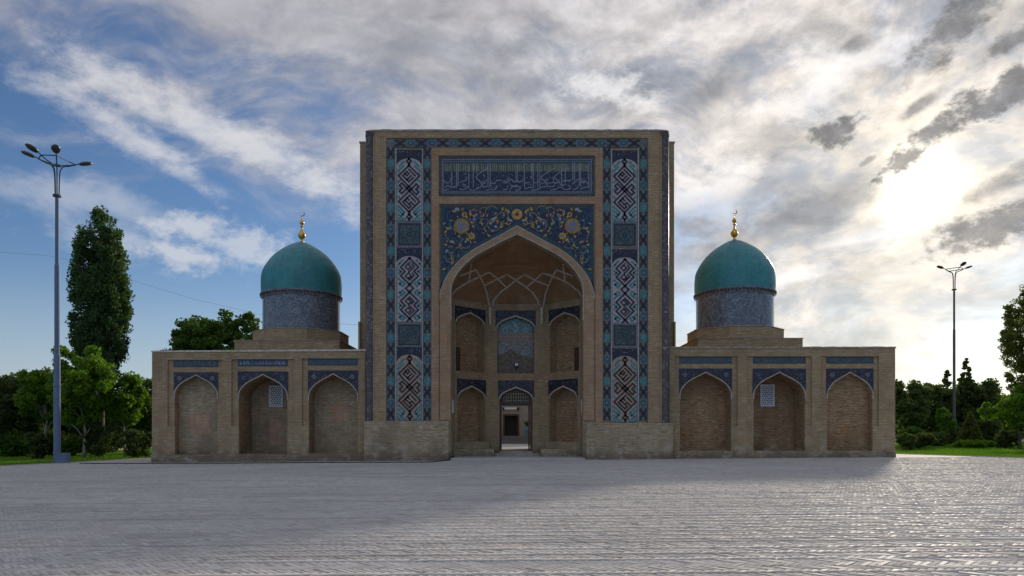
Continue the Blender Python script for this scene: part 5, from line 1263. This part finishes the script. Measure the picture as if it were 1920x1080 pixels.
shrub(1819, 54, 1.05, 2.7, 'leaf_cone', 'clipped cone shaped evergreen on the right lawn', 41, shape='cone', n=420, per=34, leaf=.09, ck=.15, name='cone_shrub', group=SR)
shrub(1849, 58, 1.0, 2.4, 'leaf_conifer', 'darker clipped evergreen behind the cone', 42, n=60, group=SR)
shrub(1702, 47, .6, 1.15, 'leaf_park', 'dark vase shaped shrub nearest the right wing', 43, group=SR)
shrub(1735, 48, .68, 1.2, 'leaf_olive', 'olive green rounded shrub on the right lawn', 44, group=SR)
shrub(1758, 56, .75, 1.35, 'leaf_park', 'small dark ball shrub left of the young tree', 45, group=SR)
shrub(1820, 51, .95, .55, 'leaf_bright', 'low bright green plant at the foot of the cone', 46, n=40, leaf=.16, group=SR)
shrub(1852, 52, .75, .45, 'leaf_bright', 'lower bright green plant right of the cone', 47, n=30, leaf=.16, group=SR)
shrub(1888, 50, .85, 1.6, 'leaf_olive', 'olive shrub under the airy tree on the right', 48, group=SR)
shrub(1715, 52, 1.1, 1.5, 'leaf_mid', 'green rounded shrub between the two trees by the wing', 49, group=SR)
shrub(1866, 58, .9, 1.5, 'leaf_park', 'dark square clipped shrub beside the pale low wall', 50, group=SR)
shrub(1790, 63, 1.2, 1.9, 'leaf_park', 'dark shrub at the foot of the distant lamp mast', 51, group=SR)
# far belts of trees
far = [(-40, 95, 'broad dark tree in the far belt at the left edge'), (60, 98, 'far tree behind the dark feathery tree'), (170, 96, 'far tree behind the poplar'), (262, 94, 'far tree beside the left wing'),
       (1690, 100, 'far tree beside the right wing'), (1740, 104, 'far tree left of the distant mast'), (1800, 98, 'far tree behind the conifers'), (1860, 100, 'far tree behind the clipped shrubs'), (1925, 96, 'far tree at the right edge')]
for i, (px_, D, lb) in enumerate(far):
    tree('far_tree', lb, 'tree', px_, D, 6, 3.2, (4.2, 2.5, 3.1), 80, 60, .9, .34, 'leaf_park', 'bark', .2, 60 + i, group='far belt of trees', limbs=4)
# lawn grass
def blades(n, box, inside, seed):
    rnd = np.random.default_rng(seed); x = rnd.uniform(box[0], box[1], n); y = box[2] + (box[3] - box[2]) * rnd.random(n) ** 1.6
    k = inside(x, y); x, y = x[k], y[k]; n = len(x); a = rnd.uniform(0, 6.28, n); h = rnd.uniform(.05, .13, n); w = .018
    z = 0.08 + .0072 * x + .01; le = rnd.normal(0, .03, (n, 2))
    V = np.stack([np.stack([x - w * np.cos(a), y - w * np.sin(a), z], 1), np.stack([x + w * np.cos(a), y + w * np.sin(a), z], 1), np.stack([x + le[:, 0], y + le[:, 1], z + h], 1)], 1)
    return V.reshape(-1, 3), np.arange(n * 3).reshape(-1, 3)
Va, Qa = blades(90000, (-46, -22, 33.3, 60), lambda x, y: (x < -24.8 + (y - 33.4) * .28) & (x > -y * .76 - 1), 81)
o = quad_mesh('grass', Va, Qa, 'grass_blade', tri=True); o['kind'] = 'stuff'
Vb, Qb = blades(110000, (21.5, 50, 33, 66), lambda x, y: (x > np.where(y < 40.8, 25.2 - (y - 34) * .37, 22.6 - (y - 40.8) * .25)) & (x < y * .76 + 1), 82)
o = quad_mesh('grass', Vb, Qb, 'grass_blade', tri=True); o['kind'] = 'stuff'
# house wall behind the left trees, pale low wall and road beyond the park
D = 62; e = tag(empty('garden_house', (PX(145, D), D, gz(-38))), 'beige house glimpsed between the trunks on the left', 'house')
mb = MB(); mb.box(PX(90, D), PX(190, D), D, D + 6, -.4, 2.6); mb.build('wall', 'house_wall', e)
mb = MB(); x0, x1 = PX(86, D), PX(194, D); mb.add([(x0, D - .4, 2.6), (x1, D - .4, 2.6), (x1, D + 6.4, 2.6), (x0, D + 6.4, 2.6), (x0 + .6, D + 3, 3.7), (x1 - .6, D + 3, 3.7)], [(0, 1, 5, 4), (2, 3, 4, 5), (1, 2, 5), (3, 0, 4), (0, 3, 2, 1)]); mb.build('roof', 'house_roof', e)
mb = MB(); xw = PX(140, D); mb.box(xw - .5, xw + .5, D - .03, D + .02, .9, 2.0); mb.build('window', 'glass_dark', e)
D = 75; x0, x1 = PX(1755, D), PX(1990, D)
mb = MB(); mb.box(x0, x1, D, D + .25, -.3, gz(45) + .35); mb.box(x0, x1, D - .03, D + .28, gz(45) + .35, gz(45) + .42); tag(mb.build('low_wall', 'low_wall'), 'pale low garden wall beyond the right lawn', 'wall')
